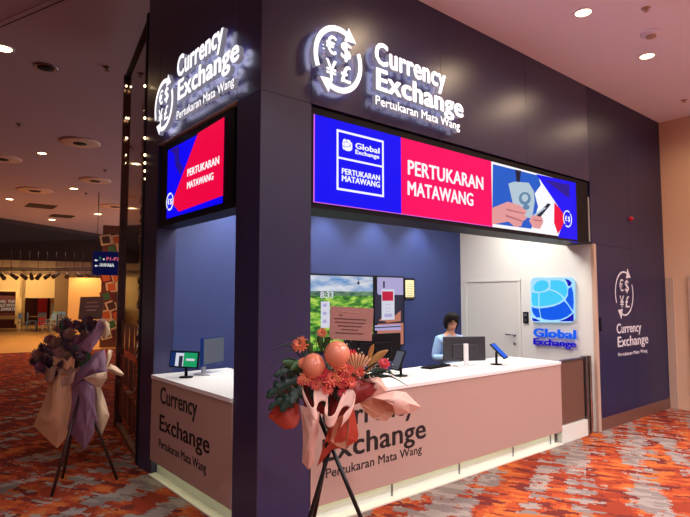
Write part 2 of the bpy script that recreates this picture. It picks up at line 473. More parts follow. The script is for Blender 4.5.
# dark slatted ceiling beyond the edge
mb = MB()
def slab(o, u0, u1, v0, v1, z0, z1, m):
    P = [o + ed * u + en * v for u, v in ((u0, v0), (u1, v0), (u1, v1), (u0, v1))]
    mb.prism([(p.x, p.y, z0) for p in P], (0, 0, 1), z1 - z0, m)
slab(e0, -14, 20, .05, 16, 5.0, 5.06, 'black_hole'); slab(e0, -14, 20, 0, .06, 4.82, 5.1, 'slat_black')
for i in range(22):
    z = 4.80 - i * .043
    slab(e0, -14, 20, .4 + i * .40, .46 + i * .40, z, z + .14, 'slat_black')
slab(e0, -14, 20, 9.2, 9.3, 3.9, 5.05, 'slat_black')
SLATS = mb
# far hall, laid out square to the line of sight down the hall
hf = ray(60, 297); hf.z = 0; hf.normalize(); hr = Vector((hf.y, -hf.x, 0))
def hp(px, py, d):    # point at distance d down the hall
    r_ = ray(px, py); return C + r_ * (d / (Vector((r_.x, r_.y, 0)).dot(hf)))
def wallbox(mb, px0, px1, py0, py1, d, m, th=.15, floor=False):
    a = hp(px0, py0, d); b = hp(px1, py1, d)
    u = (b - a).dot(hr); z0 = 0 if floor else b.z
    P = [Vector((a.x, a.y, z0)), Vector((a.x, a.y, z0)) + hr * u, Vector((a.x, a.y, a.z)) + hr * u, Vector((a.x, a.y, a.z))]
    mb.prism(P, hf, th, m)
wallbox(SLATS, -300, 240, 225, 266, 32.4, 'slat_black', .2); struct('ceiling', SLATS)
mb = MB()
a = hp(-250, 346, 19.5); b = hp(260, 346, 19.5)
mb.prism([(p.x, p.y, 0.002) for p in (a, b, b + hf * 20, a + hf * 20)], (0, 0, 1), .004, 'gold_floor')
struct('floor', mb)
mb = MB()
mb.prism([(p.x, p.y, -.06) for p in (a, b, b + hf * 20, a + hf * 20)], (0, 0, 1), .055, 'gold_floor'); struct('floor', mb)
mb = MB()
wallbox(mb, -300, 24, 200, 325, 36, 'hall_wall', .2, True)
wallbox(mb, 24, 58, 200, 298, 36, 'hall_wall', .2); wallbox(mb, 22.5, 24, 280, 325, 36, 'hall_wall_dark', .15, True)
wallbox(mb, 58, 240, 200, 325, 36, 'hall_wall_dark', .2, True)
wallbox(mb, 23, 62, 290, 325, 38.5, 'maroon', .2, True)
wallbox(mb, 50.5, 58, 297, 325, 38, 'hall_wall', .2, True)
struct('wall_far', mb)
mb = MB(); wallbox(mb, 38, 46.5, 298, 321, 37.8, 'red_wall', .2, True)
tag(link('red_banner', mb), 'red upright display panel in the far doorway of the hall', 'banner')
mb = MB(); wallbox(mb, 51.5, 54, 303, 318, 37.9, 'white_plastic', .05)
tag(link('notice_board', mb), 'pale notice on the far yellow wall beside the red panel', 'notice')
# illuminated panel wall
mb = MB(); wallbox(mb, 69, 103, 277.5, 333, 25, 'hall_wall', .3, True); struct('wall_panel', mb)
# mural
mc = [('mural_base', (110, 62, 36)), ('mural_orange', (206, 96, 40)), ('mural_cream', (226, 190, 140)), ('mural_maroon', (120, 30, 36)), ('mural_green', (70, 110, 60)), ('mural_brown', (84, 48, 34)), ('mural_pink', (190, 60, 90))]
for n_, c_ in mc: mat(n_, c_, .5)
mr_ = thing('mural_panel', hp(112, 340, 20).xy.to_3d(), 'tall mural of tilted orange cream and maroon squares beyond the glass', 'mural')
mb = MB(); wallbox(mb, 103.5, 150, 225, 342, 20.2, 'mural_base', .2, True)
def diamond(mb, c, r, ang, u, v, n, m1, m2):
    for rr, mm, dd in ((r, m1, .012), (r * .68, m2, .02)):
        mb.prism([c + (u * math.cos(R(ang + k * 90)) + v * math.sin(R(ang + k * 90))) * rr for k in range(4)], n, dd, mm)
link('panel', mb, mr_)
mb = MB(); rnd = random.Random(3); Z3 = Vector((0, 0, 1))
for i in range(11):
    for j in range(3):
        c = hp(106 + j * 11 + (i % 2) * 5.5, 240 + i * 9.4, 20.19)
        diamond(mb, c, .25, 60 + rnd.uniform(-8, 8), hr, Z3, -hf, rnd.choice(['mural_cream', 'mural_maroon', 'mural_cream']), rnd.choice(['mural_orange', 'mural_brown', 'mural_green', 'mural_orange']))
link('painted_squares', mb, mr_)
# billboard at the far left
bb = thing('billboard', hp(8, 325, 34).xy.to_3d(), 'dark billboard with pale capital letters at the far left of the hall', 'billboard')
mb = MB(); wallbox(mb, -14, 16.5, 291, 323, 34.6, 'maroon', .15, True); link('board', mb, bb)
mb = MB(); wallbox(mb, -14.5, 17, 290, 291.3, 34.4, 'hall_wall', .1); wallbox(mb, 16, 17.2, 290, 324, 34.4, 'hall_wall', .1); wallbox(mb, -14.5, 17, 316, 319, 34.4, 'hall_wall_dark', .1); link('frame', mb, bb)
for s_, y_ in (('TRAVEL THE', 303), ('WORLD WITH', 306.8), ('EXPERTS', 310.6)):
    o_ = hp(-8 if s_ != 'EXPERTS' else 1, y_, 34.55); w_ = (hp(15, y_, 34.55) - o_).dot(hr)
    txt('lettering', s_, 'board_text', bb, o_, hr, Z3, -hf, w_, .15, .02, .01)
# hanging direction sign
sg = thing('direction_sign', hp(106, 276, 18.5), 'hanging navy direction sign with white arrows in the hall', 'sign')
mb = MB(); wallbox(mb, 93, 124, 251, 275.5, 18.6, 'sign_navy', .12); link('sign_box', mb, sg, bevel=.005)
mb = MB()
for px in (97, 120):
    p = hp(px, 251, 18.66); mb.tube([p, Vector((p.x, p.y, 4.99))], .012, 'slat_black')
link('hanger_rod', mb, sg)
for s_, px0, px1, py, m_ in (('←', 94.5, 98, 261.5, 'sign_text'), ('T', 99.3, 100.8, 260.5, 'sign_green'), ('♥', 102.5, 105, 260.5, 'sign_text'), ('P1-P2', 106.5, 119, 260.5, 'sign_pink'), ('←', 94.5, 98, 267, 'sign_text'), ('/AHHA&A', 99.3, 114, 266.5, 'sign_text')):
    if s_ in ('←', '♥'):
        c = hp((px0 + px1) / 2, py - 1.2, 18.58); w = (hp(px1, py, 18.58) - hp(px0, py, 18.58)).length
        mb = MB()
        if s_ == '←':
            mb.prism([c - hr * w / 2, c + Z3 * w * .4, c + Z3 * w * .1, c + hr * w / 2 + Z3 * w * .1, c + hr * w / 2 - Z3 * w * .1, c - Z3 * w * .1, c - Z3 * w * .4], -hf, .01, m_)
            link('arrow', mb, sg)
        else:
            mb.prism([c - Z3 * w * .45, c + hr * w * .45 + Z3 * w * .15, c + hr * w * .22 + Z3 * w * .4, c + Z3 * w * .2, c - hr * w * .22 + Z3 * w * .4, c - hr * w * .45 + Z3 * w * .15], -hf, .01, m_)
            link('pictogram', mb, sg)
    else:
        o_ = hp(px0, py, 18.58); txt('lettering', s_, m_, sg, o_, hr, Z3, -hf, (hp(px1, py, 18.58) - o_).dot(hr), .105, .01, .012)

# metal strip curtain and track spotlights
mb = MB()
for i in range(90):
    p = hp(-30 + i * 1.35, 262, 33); q = 275 + random.uniform(-1, 1)
    b_ = hp(-30 + i * 1.35, q, 33)
    mb.box(-.022, .022, -.01, .01, b_.z, p.z + .2, 'strip_tan', Matrix.Translation((p.x, p.y, 0)))
tag(link('strip_curtain', mb), 'band of hanging metal strips below the dark slatted ceiling', 'curtain', kind='stuff')
mb = MB(); 
for d_, y_ in ((29, 270), (26, 268)):
    a = hp(-30, y_, d_); b = hp(92, y_, d_); mb.tube([a, b], .03, 'slat_black', 8)
    for px in range(-25, 92, 9):
        p = hp(px, y_, d_); mb.tube([p, Vector((p.x, p.y, 3.6))], .006, 'black_hole', 6)
tag(link('lighting_rail', mb), 'pair of black lighting rails hung below the dark slatted ceiling', 'rail')
mb = MB(); mb.tube([(0, 0, 0), (0, 0, -.14)], .015, 'slat_black', 6); mb.tube([(0, 0, -.14), (.1, -.26, -.32)], [.07, .1], 'slat_black', 10)
sp0 = None; k_ = 0
for px, py, d_ in ((1, 271.5, 29), (11, 271.5, 29), (21, 271.5, 29), (31, 271.5, 29), (41, 271.5, 29), (51, 271.5, 29), (59, 269.7, 26), (68, 269.7, 26), (77, 269.7, 26), (86, 269.7, 26)):
    p = hp(px, py, d_)
    ls = ['first', 'second', 'third', 'fourth', 'fifth', 'sixth', 'seventh', 'eighth', 'ninth', 'last']
    lb = 'black track spotlight under the hall rails, %s from the left' % ls[k_]
    if sp0 is None:
        sp0 = link('track_spotlight', mb, origin=(0, 0, 0)); sp0.location = p; tag(sp0, lb, 'spotlight', 'track spotlights in the hall')
    else: dup(sp0, p, k_ * .8, lb)
    k_ += 1
# cafe chairs and tables
mat('pale_metal', (150, 176, 176), .4); mat('table_brown', (150, 104, 66), .4)
ch = thing('cafe_chair', (0, 0, 0), 'x', 'chair', 'pale cafe chairs in the far hall')
mb = MB(); mb.box(-.21, .21, -.21, .21, .43, .46, 'pale_metal'); link('seat', mb, ch, bevel=.01)
mb = MB(); mb.box(-.2, .2, .18, .21, .6, .88, 'pale_metal'); mb.box(-.2, -.17, .18, .21, .46, .6, 'pale_metal'); mb.box(.17, .2, .18, .21, .46, .6, 'pale_metal'); link('backrest', mb, ch, bevel=.005)
for sx in (-1, 1):
    for sy in (-1, 1):
        mb = MB(); mb.tube([(sx * .18, sy * .18, .43), (sx * .22, sy * .22, 0.007)], .016, 'pale_metal', 8); link('leg', mb, ch)
chl = ['pale cafe chair nearest the billboard', 'pale cafe chair left of the first brown table', 'pale cafe chair right of the first brown table', 'pale cafe chair between the two brown tables', 'pale cafe chair left of the far brown table', 'pale cafe chair right of the far brown table', 'pale cafe chair in front of the lit panel wall']
for k_, (px, d_) in enumerate(((24, 31.5), (31.5, 33), (43, 33), (49.5, 29.3), (52, 34.6), (63, 34.4), (66, 30))):
    p = hp(px, 326, d_); p.z = .006
    if k_ == 0: ch.location = p; ch['label'] = chl[0]; ch.rotation_euler.z = 1
    else: dup(ch, p, k_ * 1.3, chl[k_])
tb = thing('cafe_table', (0, 0, 0), 'brown round cafe table left of the red panel in the far hall', 'table', 'brown cafe tables')
mb = MB(); mb.lathe((0, 0, .72), [(.36, 0), (.38, .015), (.36, .03)], 'table_brown', 24); link('tabletop', mb, tb)
mb = MB(); mb.tube([(0, 0, .03), (0, 0, .72)], .03, 'dark_grey'); mb.lathe((0, 0, .007), [(.24, 0), (.24, .01), (.05, .03)], 'dark_grey', 20); link('pedestal', mb, tb)
p = hp(37, 326, 31); tb.location = (p.x, p.y, 0); p = hp(57, 326, 33); dup(tb, (p.x, p.y, 0), 0, 'brown round cafe table right of the red panel in the far hall')

# ------------------------------------------------- neighbouring glass panel
A0 = Vector((.02, 2.34, 0)); A1 = Vector((.37, 4.23, 0)); gu = (A1 - A0).normalized(); gn = Vector((gu.y, -gu.x, 0)) * -1
if gn.x > 0: gn = -gn
gp = thing('glass_shopfront', (A0 + A1) / 2, 'dark reflective glass shopfront panel with chrome posts beside the kiosk pillar', 'shopfront')
L_ = (A1 - A0).length
def gb(mb, u0, u1, n0, n1, z0, z1, m):
    P = [A0 + gu * u + gn * n for u, n in ((u0, n0), (u1, n0), (u1, n1), (u0, n1))]
    mb.prism([(p.x, p.y, z0) for p in P], (0, 0, 1), z1 - z0, m)
mb = MB(); gb(mb, .08, L_ - .06, -.10, -.02, .06, 4.7, 'glass_dark'); link('glass', mb, gp)
mb = MB(); rnd = random.Random(9)  # mural's reflection in the glass, put in as flat coloured tiles
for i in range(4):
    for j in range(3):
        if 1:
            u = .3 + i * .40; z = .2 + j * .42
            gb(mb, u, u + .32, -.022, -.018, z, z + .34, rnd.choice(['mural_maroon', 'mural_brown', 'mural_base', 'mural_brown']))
link('mural_reflection', mb, gp)
for n_, u0, u1 in (('post', 0, .08), ('post', L_ - .05, L_)):
    mb = MB(); gb(mb, u0, u1, -.14, .03, 0, 4.75, 'bronze' if u0 else 'dark_trim'); link(n_, mb, gp, bevel=.008)
mb = MB(); gb(mb, .08, L_ - .06, -.12, .01, 0, .06, 'brown_base'); link('rail', mb, gp); mb = MB(); gb(mb, .08, L_ - .06, -.12, .01, 4.7, 4.75, 'dark_trim'); link('rail', mb, gp)
mb = MB()    # crinkled chrome strip beside the pillar
rows = []
for i in range(110):
    z = .3 + i * .033; w = math.sin(i * .9) * .015 + random.uniform(-.012, .012)
    rows.append([A0 + gu * (.10 + k * .035) + gn * (.012 + w * math.sin(k * 1.3 + i * .5)) + Z3 * z for k in range(5)])
mb.grid(rows, 'chrome'); link('chrome_strip', mb, gp, solid=.004)
for px, dd in ((126.3, 7.38), (144.8, 5.72)):  # ceiling lamp reflections in the glass, put in as small glowing beads
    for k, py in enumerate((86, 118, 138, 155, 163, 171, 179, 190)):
        q = at(px, py, dd); mb = MB(); mb.ell(q, .014 - k * .0006, .014 - k * .0006, .016, 'lamp_soft', 8, 6); link('lamp_reflection', mb, gp)

# ================================================================== COUNTER
ct = thing('service_counter', (2.0, .3, 0), 'white topped service counter with pale pink front running around the kiosk corner', 'counter')
mb = MB()
poly = [(.452, -.02), (4.06, -.02), (4.06, .72), (.80, .72), (.80, 1.965), (-.02, 1.965), (-.02, .352), (.452, .352)]
mb.prism([(x, y, .915) for x, y in poly], (0, 0, 1), .035, 'countertop'); link('countertop', mb, ct, bevel=.003)
mb = MB(); mb.box(.452, 4.06, -.01, .03, .145, .915, 'counter_panel'); mb.box(4.02, 4.06, .03, .70, .145, .915, 'counter_panel'); fp = link('front_panel', mb, ct)
mb = MB(); mb.box(-.01, .03, .352, 1.965, .145, .915, 'counter_panel'); sp = link('side_panel', mb, ct)
mb = MB(); mb.box(.452, 4.0, .06, .10, 0, .145, 'plinth'); mb.box(.452, 4.0, .03, .66, .14, .16, 'plinth'); pl = link('plinth', mb, ct)
for x in (1.35, 2.25, 3.15, 3.9):
    mb = MB(); mb.box(x, x + .012, .05, .062, .014, .14, 'steel'); link('plinth_joint', mb, ct)
mb = MB(); mb.box(.06, .10, .352, 1.965, 0, .145, 'plinth'); link('plinth', mb, ct)
mb = MB(); mb.box(.47, 3.98, .032, .044, .128, .138, 'strip_green'); link('light_strip', mb, ct)
mb = MB(); mb.box(.032, .044, .37, 1.95, .128, .138, 'strip_green'); link('light_strip', mb, ct)
mb = MB(); mb.box(.452, 4.05, -.022, .06, 0.001, .014, 'floor_strip'); link('base_strip', mb, ct)
mb = MB(); mb.box(-.022, .06, .352, 1.965, 0.001, .014, 'floor_strip'); link('base_strip', mb, ct)
YP = -.0102; 
ptxt('lettering', 'Currency', 'lettering_black', fp, 1, YP, 322, 409, 431, (415, 400), .002, .02)
ptxt('lettering', 'Exchange', 'lettering_black', fp, 1, YP, 322.5, 440, 462.5, (426, 428), .002, .02)
ptxt('lettering', 'Pertukaran Mata Wang', 'lettering_black', fp, 1, YP, 326, 469, 478.5, (421.8, 447), .002, .006)
ptxt('lettering', 'Currency', 'lettering_black', sp, 0, YP, 160, 386.5, 402.5, (197, 408), .002, .02)
ptxt('lettering', 'Exchange', 'lettering_black', sp, 0, YP, 159.3, 414, 429.5, (209.5, 440), .002, .02)
ptxt('lettering', 'Pertukaran Mata Wang', 'lettering_black', sp, 0, YP, 158.6, 438.3, 446.8, (206, 468), .002, .006)

# low gate between counter and wall
gt = thing('counter_gate', (4.45, 0, 0), 'low brown swing gate closing the gap right of the counter', 'gate')
mb = MB(); mb.box(4.07, 4.68, .03, .06, .20, .93, 'brown_gate'); link('gate_leaf', mb, gt, bevel=.004)
mb = MB(); mb.box(4.07, 4.68, .02, .07, .93, .95, 'steel'); link('top_rail', mb, gt)
for x in (4.70, 4.79):
    mb = MB(); mb.box(x, x + .045, .0, .08, 0, .965, 'steel' if x < 4.75 else 'chrome'); link('post', mb, gt, bevel=.004)
mb = MB(); mb.box(4.07, 4.69, .0, .06, 0, .19, 'plinth'); link('threshold', mb, gt)

# ================================================================== SIGNS
def sign(label, ax, val, ring, lines, depth, m, nm='illuminated_sign', off=.03, wd=.17, stand=True):
    B = FR if ax == 1 else SD
    c = on(ring[0], ring[1], ax, val - depth) - B[2] * depth; rad = ring[2]
    t_ = thing(nm, c, label, 'sign')
    emblem(t_, c, rad, B, depth, m, wd, off, stand)
    for s_, pl, pt, pb, pr, of in lines:
        ptxt('lettering', s_, m, t_, ax, val, pl, pt, pb, pr, depth, of, **(dict(side='sign_side', back='sign_halo') if stand else {}))
    if stand:
        mb = MB()
        for s_, pl, pt, pb, pr, of in lines:
            a = on(pl, pb, ax, val); r = on(pr[0], pr[1], ax, val); a2 = on(pl, pt, ax, val); zc = (a.z + a2.z) / 2
            for k in range(5):
                q = a.lerp(Vector((r.x, r.y, a.z)), .1 + k * .2)
                mb.tube([Vector((q.x, q.y, zc)), Vector((q.x, q.y, zc)) - B[2] * (.035 + (.003))], .006, 'steel', 6)
        for k in range(4):
            q = c + B[0] * math.cos(k * 1.57 + 2.3) * rad * .85 + B[1] * math.sin(k * 1.57 + 2.3) * rad * .9
            mb.tube([q, q - B[2] * .038], .006, 'steel', 6)
        link('stand_off', mb, t_)
    return t_
sign('large glowing white currency emblem and lettering above the front display', 1, -.038, (338.8, 59.5, .27),
     [('Currency', 374.8, 41, 62.4, (446, 89), .042), ('Exchange', 376, 67.6, 88.5, (463.6, 115), .042), ('Pertukaran Mata Wang', 375.6, 95, 104, (460, 131), .012)], .045, 'sign_white')
sign('glowing white currency emblem and lettering on the narrow left face of the kiosk', 0, -.038, (163.6, 105, .25),
     [('Currency', 176.9, 58.8, 78, (223, 55), .04), ('Exchange', 177.5, 82, 100.6, (239, 75), .04), ('Pertukaran Mata Wang', 176.6, 112, 120, (234, 92), .012)], .04, 'sign_white')
mat('print_white', (225, 220, 225), .5)
sign('flat white printed currency emblem and lettering on the right navy wall', 1, -.001, (624.5, 293.5, .31),
     [('Currency', 617, 324, 333.5, (641.5, 335), .015), ('Exchange', 618, 337, 347, (648.5, 346), .015), ('Pertukaran Mata Wang', 618.5, 353, 356.5, (647.5, 355), .0)], .003, 'print_white', 'wall_sign', .0, .07, False)

# LED display front
def disp(name, ax, val, x0, x1, z0, z1, label):
    t_ = thing(name, (x0 + (x1 - x0) / 2, val, z0) if ax == 1 else (val, (x0 + x1) / 2, z0), label, 'display')
    mb = MB()
    if ax == 1: mb.box(x0 - .035, x1 + .33, val + .004, val + .11, z0 - .018, z1 + .06, 'black_plastic')
    else: mb.box(val + .004, val + .09, x0 - .16, x1 + .16, z0 - .03, z1 + .06, 'black_plastic')
    link('casing', mb, t_, bevel=.004); return t_
VY = .012
df = disp('led_display', 1, VY, .49, 4.57, 2.43, 3.125, 'wide blue and pink LED display above the front counter')
K = [0]
def pp(mb, pts, ax, val, m, lift, fromcrop=None):
    B = FR if ax == 1 else SD
    if fromcrop: s_, ox, oy = fromcrop; pts = [(ox + x / s_, oy + y / s_) for x, y in pts]
    P = [on(x, y, ax, val) for x, y in pts]
    mb.prism(P, B[2], .001 + lift, m)
mb = MB(); xa = on(401, 170, 1, VY).x; xb = on(491.8, 190, 1, VY).x; xc = 4.57
mb.box(.49, xc, VY, VY + .003, 2.43, 3.125, 'led_pink')
mb.box(.49, xa, VY - .001, VY + .002, 2.43, 3.125, 'led_blue')
mb.box(.482, .492, VY - .002, VY + .002, 2.43, 3.125, 'led_edge'); mb.box(.49, xb, VY - .0015, VY + .002, 2.43, 2.436, 'led_edge')
link('screen', mb, df)
mb = MB(); cr = (3.694, 450, 120)
mb.box(xb, xc, VY - .001, VY + .002, 2.43, 3.125, 'led_white')
pp(mb, [(158, 163), (325, 205), (335, 240), (312, 272), (325, 320), (300, 402), (155, 383)], 1, VY, 'led_sky', .001, cr)
pp(mb, [(240, 183), (262, 188), (256, 235), (246, 235)], 1, VY, 'led_dark', .002, cr)
pp(mb, [(215, 235), (236, 228), (290, 232), (308, 262), (312, 300), (302, 365), (240, 345)], 1, VY, 'led_note', .003, cr)
pp(mb, [(275 + 22 * math.cos(a * .4), 290 + 24 * math.sin(a * .4)) for a in range(16)], 1, VY, 'led_noteblue', .004, cr)
pp(mb, [(280 + 12 * math.cos(a * .4), 322 + 10 * math.sin(a * .4)) for a in range(16)], 1, VY, 'led_noteblue', .004, cr)
pp(mb, [(275 + 12 * math.cos(a * .4), 288 + 14 * math.sin(a * .4)) for a in range(16)], 1, VY, 'led_note', .005, cr)
pp(mb, [(155, 325), (212, 302), (255, 315), (282, 338), (274, 352), (284, 362), (266, 376), (262, 392), (240, 396), (215, 375), (155, 386)], 1, VY, 'led_skin', .006, cr)
for q in ([(206, 328), (272, 344), (272, 348), (206, 333)], [(204, 350), (266, 372), (264, 376), (202, 356)]): pp(mb, q, 1, VY, 'led_skin_dark', .007, cr)
pp(mb, [(292, 372), (300, 356), (318, 345), (340, 362), (342, 380), (330, 402), (306, 398)], 1, VY, 'led_skin', .006, cr)
pp(mb, [(306, 366), (338, 372), (338, 376), (306, 371)], 1, VY, 'led_skin_dark', .007, cr)
pp(mb, [(318, 354), (360, 308), (370, 312), (332, 358)], 1, VY, 'led_dark', .008, cr)
pp(mb, [(308, 350), (350, 322), (352, 326), (312, 356)], 1, VY, 'led_note', .0085, cr)
link('hands_picture', mb, df)
mb = MB(); pp(mb, [(318, 200), (463, 232), (470, 455), (396, 437), (421, 372), (416, 345), (385, 298)], 1, VY, 'led_blue', .002, cr)
pp(mb, [(385, 305), (405, 328), (419, 350), (421, 372), (412, 398), (398, 420), (384, 380)], 1, VY, 'led_red', .003, cr)
pp(mb, [(350, 222), (440, 240), (440, 290)], 1, VY, 'led_darkblue', .0025, cr); link('wedge_graphic', mb, df)
c = on(450 + 434 / 3.694, 120 + 365 / 3.694, 1, VY - .004)
emb = bpy.data.objects.new('round_emblem', None); COL.objects.link(emb); emb.parent = df; emb.location = c - wloc(df)
mb = MB()
for i in range(24):
    if i in (3, 15): continue
    a0, a1 = i * math.pi / 12, (i + 1) * math.pi / 12
    mb.prism([c + FR[0] * math.cos(a) * r_ + FR[1] * math.sin(a) * r_ for a, r_ in ((a0, .105), (a1, .105), (a1, .09), (a0, .09))], FR[2], .002, 'led_white')
link('ring', mb, emb)
txt('currency_symbol', '€', 'led_white', emb, c + FR[0] * -.06 + FR[1] * -.03, *FR, .05, .06, .002, .02); txt('currency_symbol', '$', 'led_white', emb, c + FR[0] * .01 + FR[1] * -.03, *FR, .05, .06, .002, .02)
ptxt('lettering', 'PERTUKARAN', 'led_white', df, 1, VY - .003, 408, 160, 174, (483.5, 190), .002, .028)
ptxt('lettering', 'MATAWANG', 'led_white', df, 1, VY - .003, 407.8, 181, 194.5, (473.5, 209), .002, .028)
# box logo on the blue part  (crop scale 5.17, off 310,110)
def q6(x, y): return (310 + x / 5.17, 110 + y / 5.17)
mb = MB()
p0 = on(*q6(138, 98), 1, VY - .003); p1 = on(*q6(382, 455), 1, VY - .003); zb = on(*q6(140, 412), 1, VY - .003).z; zm = on(*q6(145, 245), 1, VY - .003).z
for x0, x1, z0, z1 in ((p0.x, p1.x, p0.z - .018, p0.z), (p0.x, p1.x, zb, zb + .018), (p0.x, p0.x + .018, zb, p0.z), (p1.x - .018, p1.x, zb, p0.z), (p0.x, p1.x, zm - .008, zm + .008)):
    mb.box(x0, x1, VY - .004, VY - .002, z0, z1, 'led_white')
link('logo_frame', mb, df)
ptxt('lettering', 'Global', 'led_white', df, 1, VY - .003, *(q6(235, 0)[0], q6(0, 168)[1], q6(0, 197)[1]), q6(360, 210), .002, .03)
ptxt('lettering', 'Exchange', 'led_white', df, 1, VY - .003, *(q6(235, 0)[0], q6(0, 204)[1], q6(0, 225)[1]), q6(358, 240), .002, .03)
ptxt('lettering', 'PERTUKARAN', 'led_white', df, 1, VY - .003, *(q6(165, 0)[0], q6(0, 300)[1], q6(0, 328)[1]), q6(362, 350), .002, .03)
ptxt('lettering', 'MATAWANG', 'led_white', df, 1, VY - .003, *(q6(165, 0)[0], q6(0, 336)[1], q6(0, 366)[1]), q6(362, 385), .002, .03)

# globe logo: rounded square of curved cells
def globe(parent, c, w, h, B, cells, gap, depth, base=None):
    """c = lower left corner"""
    U, V, N = B
    def uv(p): return c + U * p[0] * w + V * p[1] * h
    for m_, pts in cells:
        mb = MB(); mb.prism([uv(p) for p in pts], N, depth, m_); link('globe_cell', mb, parent)
def arc(c, rx, ry, a0, a1, n=10): return [(c[0] + rx * math.cos(R(a0 + (a1 - a0) * i / n)), c[1] + ry * math.sin(R(a0 + (a1 - a0) * i / n))) for i in range(n + 1)]
c5 = lambda x, y: on(520 + x / 5.44, 265 + y / 5.44, 0, 4.90)
gs = thing('globe_sign', c5(185, 300), 'glowing blue globe logo with lettering on the white inner wall', 'sign')
def poly5(pts): return [c5(*p) for p in pts]
cells5 = [
 ('logo_cyan', [(85, 108), (98, 92), (125, 82), (150, 88), (161, 104), (158, 122), (140, 138), (112, 146), (88, 142), (78, 125)]),
 ('logo_cyan', [(172, 84), (210, 82), (245, 92), (262, 122), (262, 150), (248, 178), (232, 160), (205, 142), (170, 130), (172, 108)]),
 ('logo_cyan', [(112, 152), (140, 148), (165, 137), (195, 146), (225, 165), (240, 186), (215, 205), (180, 216), (145, 222), (112, 226)]),
 ('logo_cyan', [(70, 150), (85, 152), (104, 153), (104, 226), (78, 220), (69, 200)]),
 ('logo_blue', [(70, 228), (85, 234), (106, 236), (116, 285), (95, 285), (80, 268), (72, 250)]),
 ('logo_blue', [(112, 236), (150, 232), (190, 224), (225, 210), (245, 196), (268, 222), (290, 258), (262, 280), (225, 296), (180, 300), (140, 296), (122, 288)]),
 ('logo_blue', [(268, 130), (285, 118), (294, 150), (297, 200), (294, 248), (276, 222), (253, 190), (266, 165)]),
 ('logo_deep', [(250, 76), (272, 82), (286, 96), (280, 112), (268, 116), (262, 96)]),
 ('logo_deep', [(296, 262), (296, 306), (215, 306), (255, 292), (280, 276)]),
 ('logo_deep', [(72, 288), (90, 292), (118, 306), (85, 306), (74, 302)]),
]
mb = MB(); pts = []
for cx_, cy_, a0 in ((270, 98, -90), (270, 282, 0), (92, 282, 90), (92, 98, 180)):
    for i in range(6):
        a = R(a0 + i * 18); pts.append((cx_ + 30 * math.cos(a), cy_ + 30 * math.sin(a)))
mb.prism(poly5(pts), (-1, 0, 0), .02, 'logo_pale'); link('globe_backing', mb, gs)
for m_, p_ in cells5:
    mb = MB(); P = [q + Vector((-.02, 0, 0)) for q in poly5(p_)]; mb.prism(P, (-1, 0, 0), .008, m_); link('globe_cell', mb, gs)
mb = MB()
for q in ((110, 150), (260, 150), (110, 260), (260, 260)):
    p = c5(*q); mb.tube([p, p + Vector((.03, 0, 0))], .008, 'steel', 6)
for q in ((120, 370), (250, 370), (120, 415), (250, 415)):
    p = c5(*q); mb.tube([p, p + Vector((.03, 0, 0))], .005, 'steel', 6)
link('stand_off', mb, gs)
ptxt('lettering', 'Global', 'logo_blue', gs, 0, 4.90, 520 + 72 / 5.44, 265 + 345 / 5.44, 265 + 388 / 5.44, (520 + 302 / 5.44, 330), .02, .035)
ptxt('lettering', 'Exchange', 'logo_deep', gs, 0, 4.90, 520 + 72 / 5.44, 265 + 398 / 5.44, 265 + 431 / 5.44, (520 + 302 / 5.44, 342), .02, .03)
# small globe mark on front display
gm = bpy.data.objects.new('globe_mark', None); COL.objects.link(gm); gm.parent = df; c = on(*q6(193, 182), 1, VY - .004); gm.location = c - wloc(df)
s0 = on(*q6(167, 182), 1, VY).x; s1 = on(*q6(219, 182), 1, VY).x; w_ = s1 - s0; hh = w_ * .95
def gmuv(p): return c + FR[0] * ((p[0] - 183) / 232 * w_) - FR[1] * ((p[1] - 190) / 232 * hh)
mb = MB()
for m_, p_ in cells5[:7]: mb.prism([gmuv(p) for p in p_], FR[2], .002, 'led_white')
link('globe_cell', mb, gm)

# LED display left side
ds = disp('led_display', 0, VY, .585, 1.77, 2.44, 3.125, 'small blue and red LED display on the narrow left face of the kiosk')
mb = MB(); mb.box(VY, VY + .003, .60, 1.75, 2.45, 3.12, 'led_blue')
cr4 = (3.976, 155, 100)
pp(mb, [(172, 132), (276, 68), (270, 380), (95, 444), (68, 408)], 0, VY, 'led_red', .001, cr4)
pp(mb, [(60, 200), (95, 182), (98, 245), (112, 270), (100, 300), (82, 260), (78, 215)], 0, VY, 'led_darkblue', .0008, cr4)
link('screen', mb, ds)
ptxt('lettering', 'PERTUKARAN', 'led_white', ds, 0, VY - .003, 155 + 128 / 3.976, 100 + 277 / 3.976, 100 + 304 / 3.976, (155 + 254 / 3.976, 165), .002, .025)
ptxt('lettering', 'MATAWANG', 'led_white', ds, 0, VY - .003, 155 + 127 / 3.976, 100 + 328 / 3.976, 100 + 353 / 3.976, (155 + 231 / 3.976, 180), .002, .025)
c = on(155 + 59 / 3.976, 100 + 404 / 3.976, 0, VY - .004)
mb = MB()
for i in range(24):
    if i in (3, 15): continue
    a0, a1 = i * math.pi / 12, (i + 1) * math.pi / 12
    mb.prism([c + SD[0] * math.cos(a) * r_ + SD[1] * math.sin(a) * r_ for a, r_ in ((a0, .085), (a1, .085), (a1, .07), (a0, .07))], SD[2], .002, 'led_white')
link('emblem_ring', mb, ds)
txt('currency_symbol', '€', 'led_white', ds, c + SD[0] * -.05 + SD[1] * -.025, *SD, .042, .05, .002, .02); txt('currency_symbol', '$', 'led_white', ds, c + SD[0] * .008 + SD[1] * -.025, *SD, .042, .05, .002, .02)

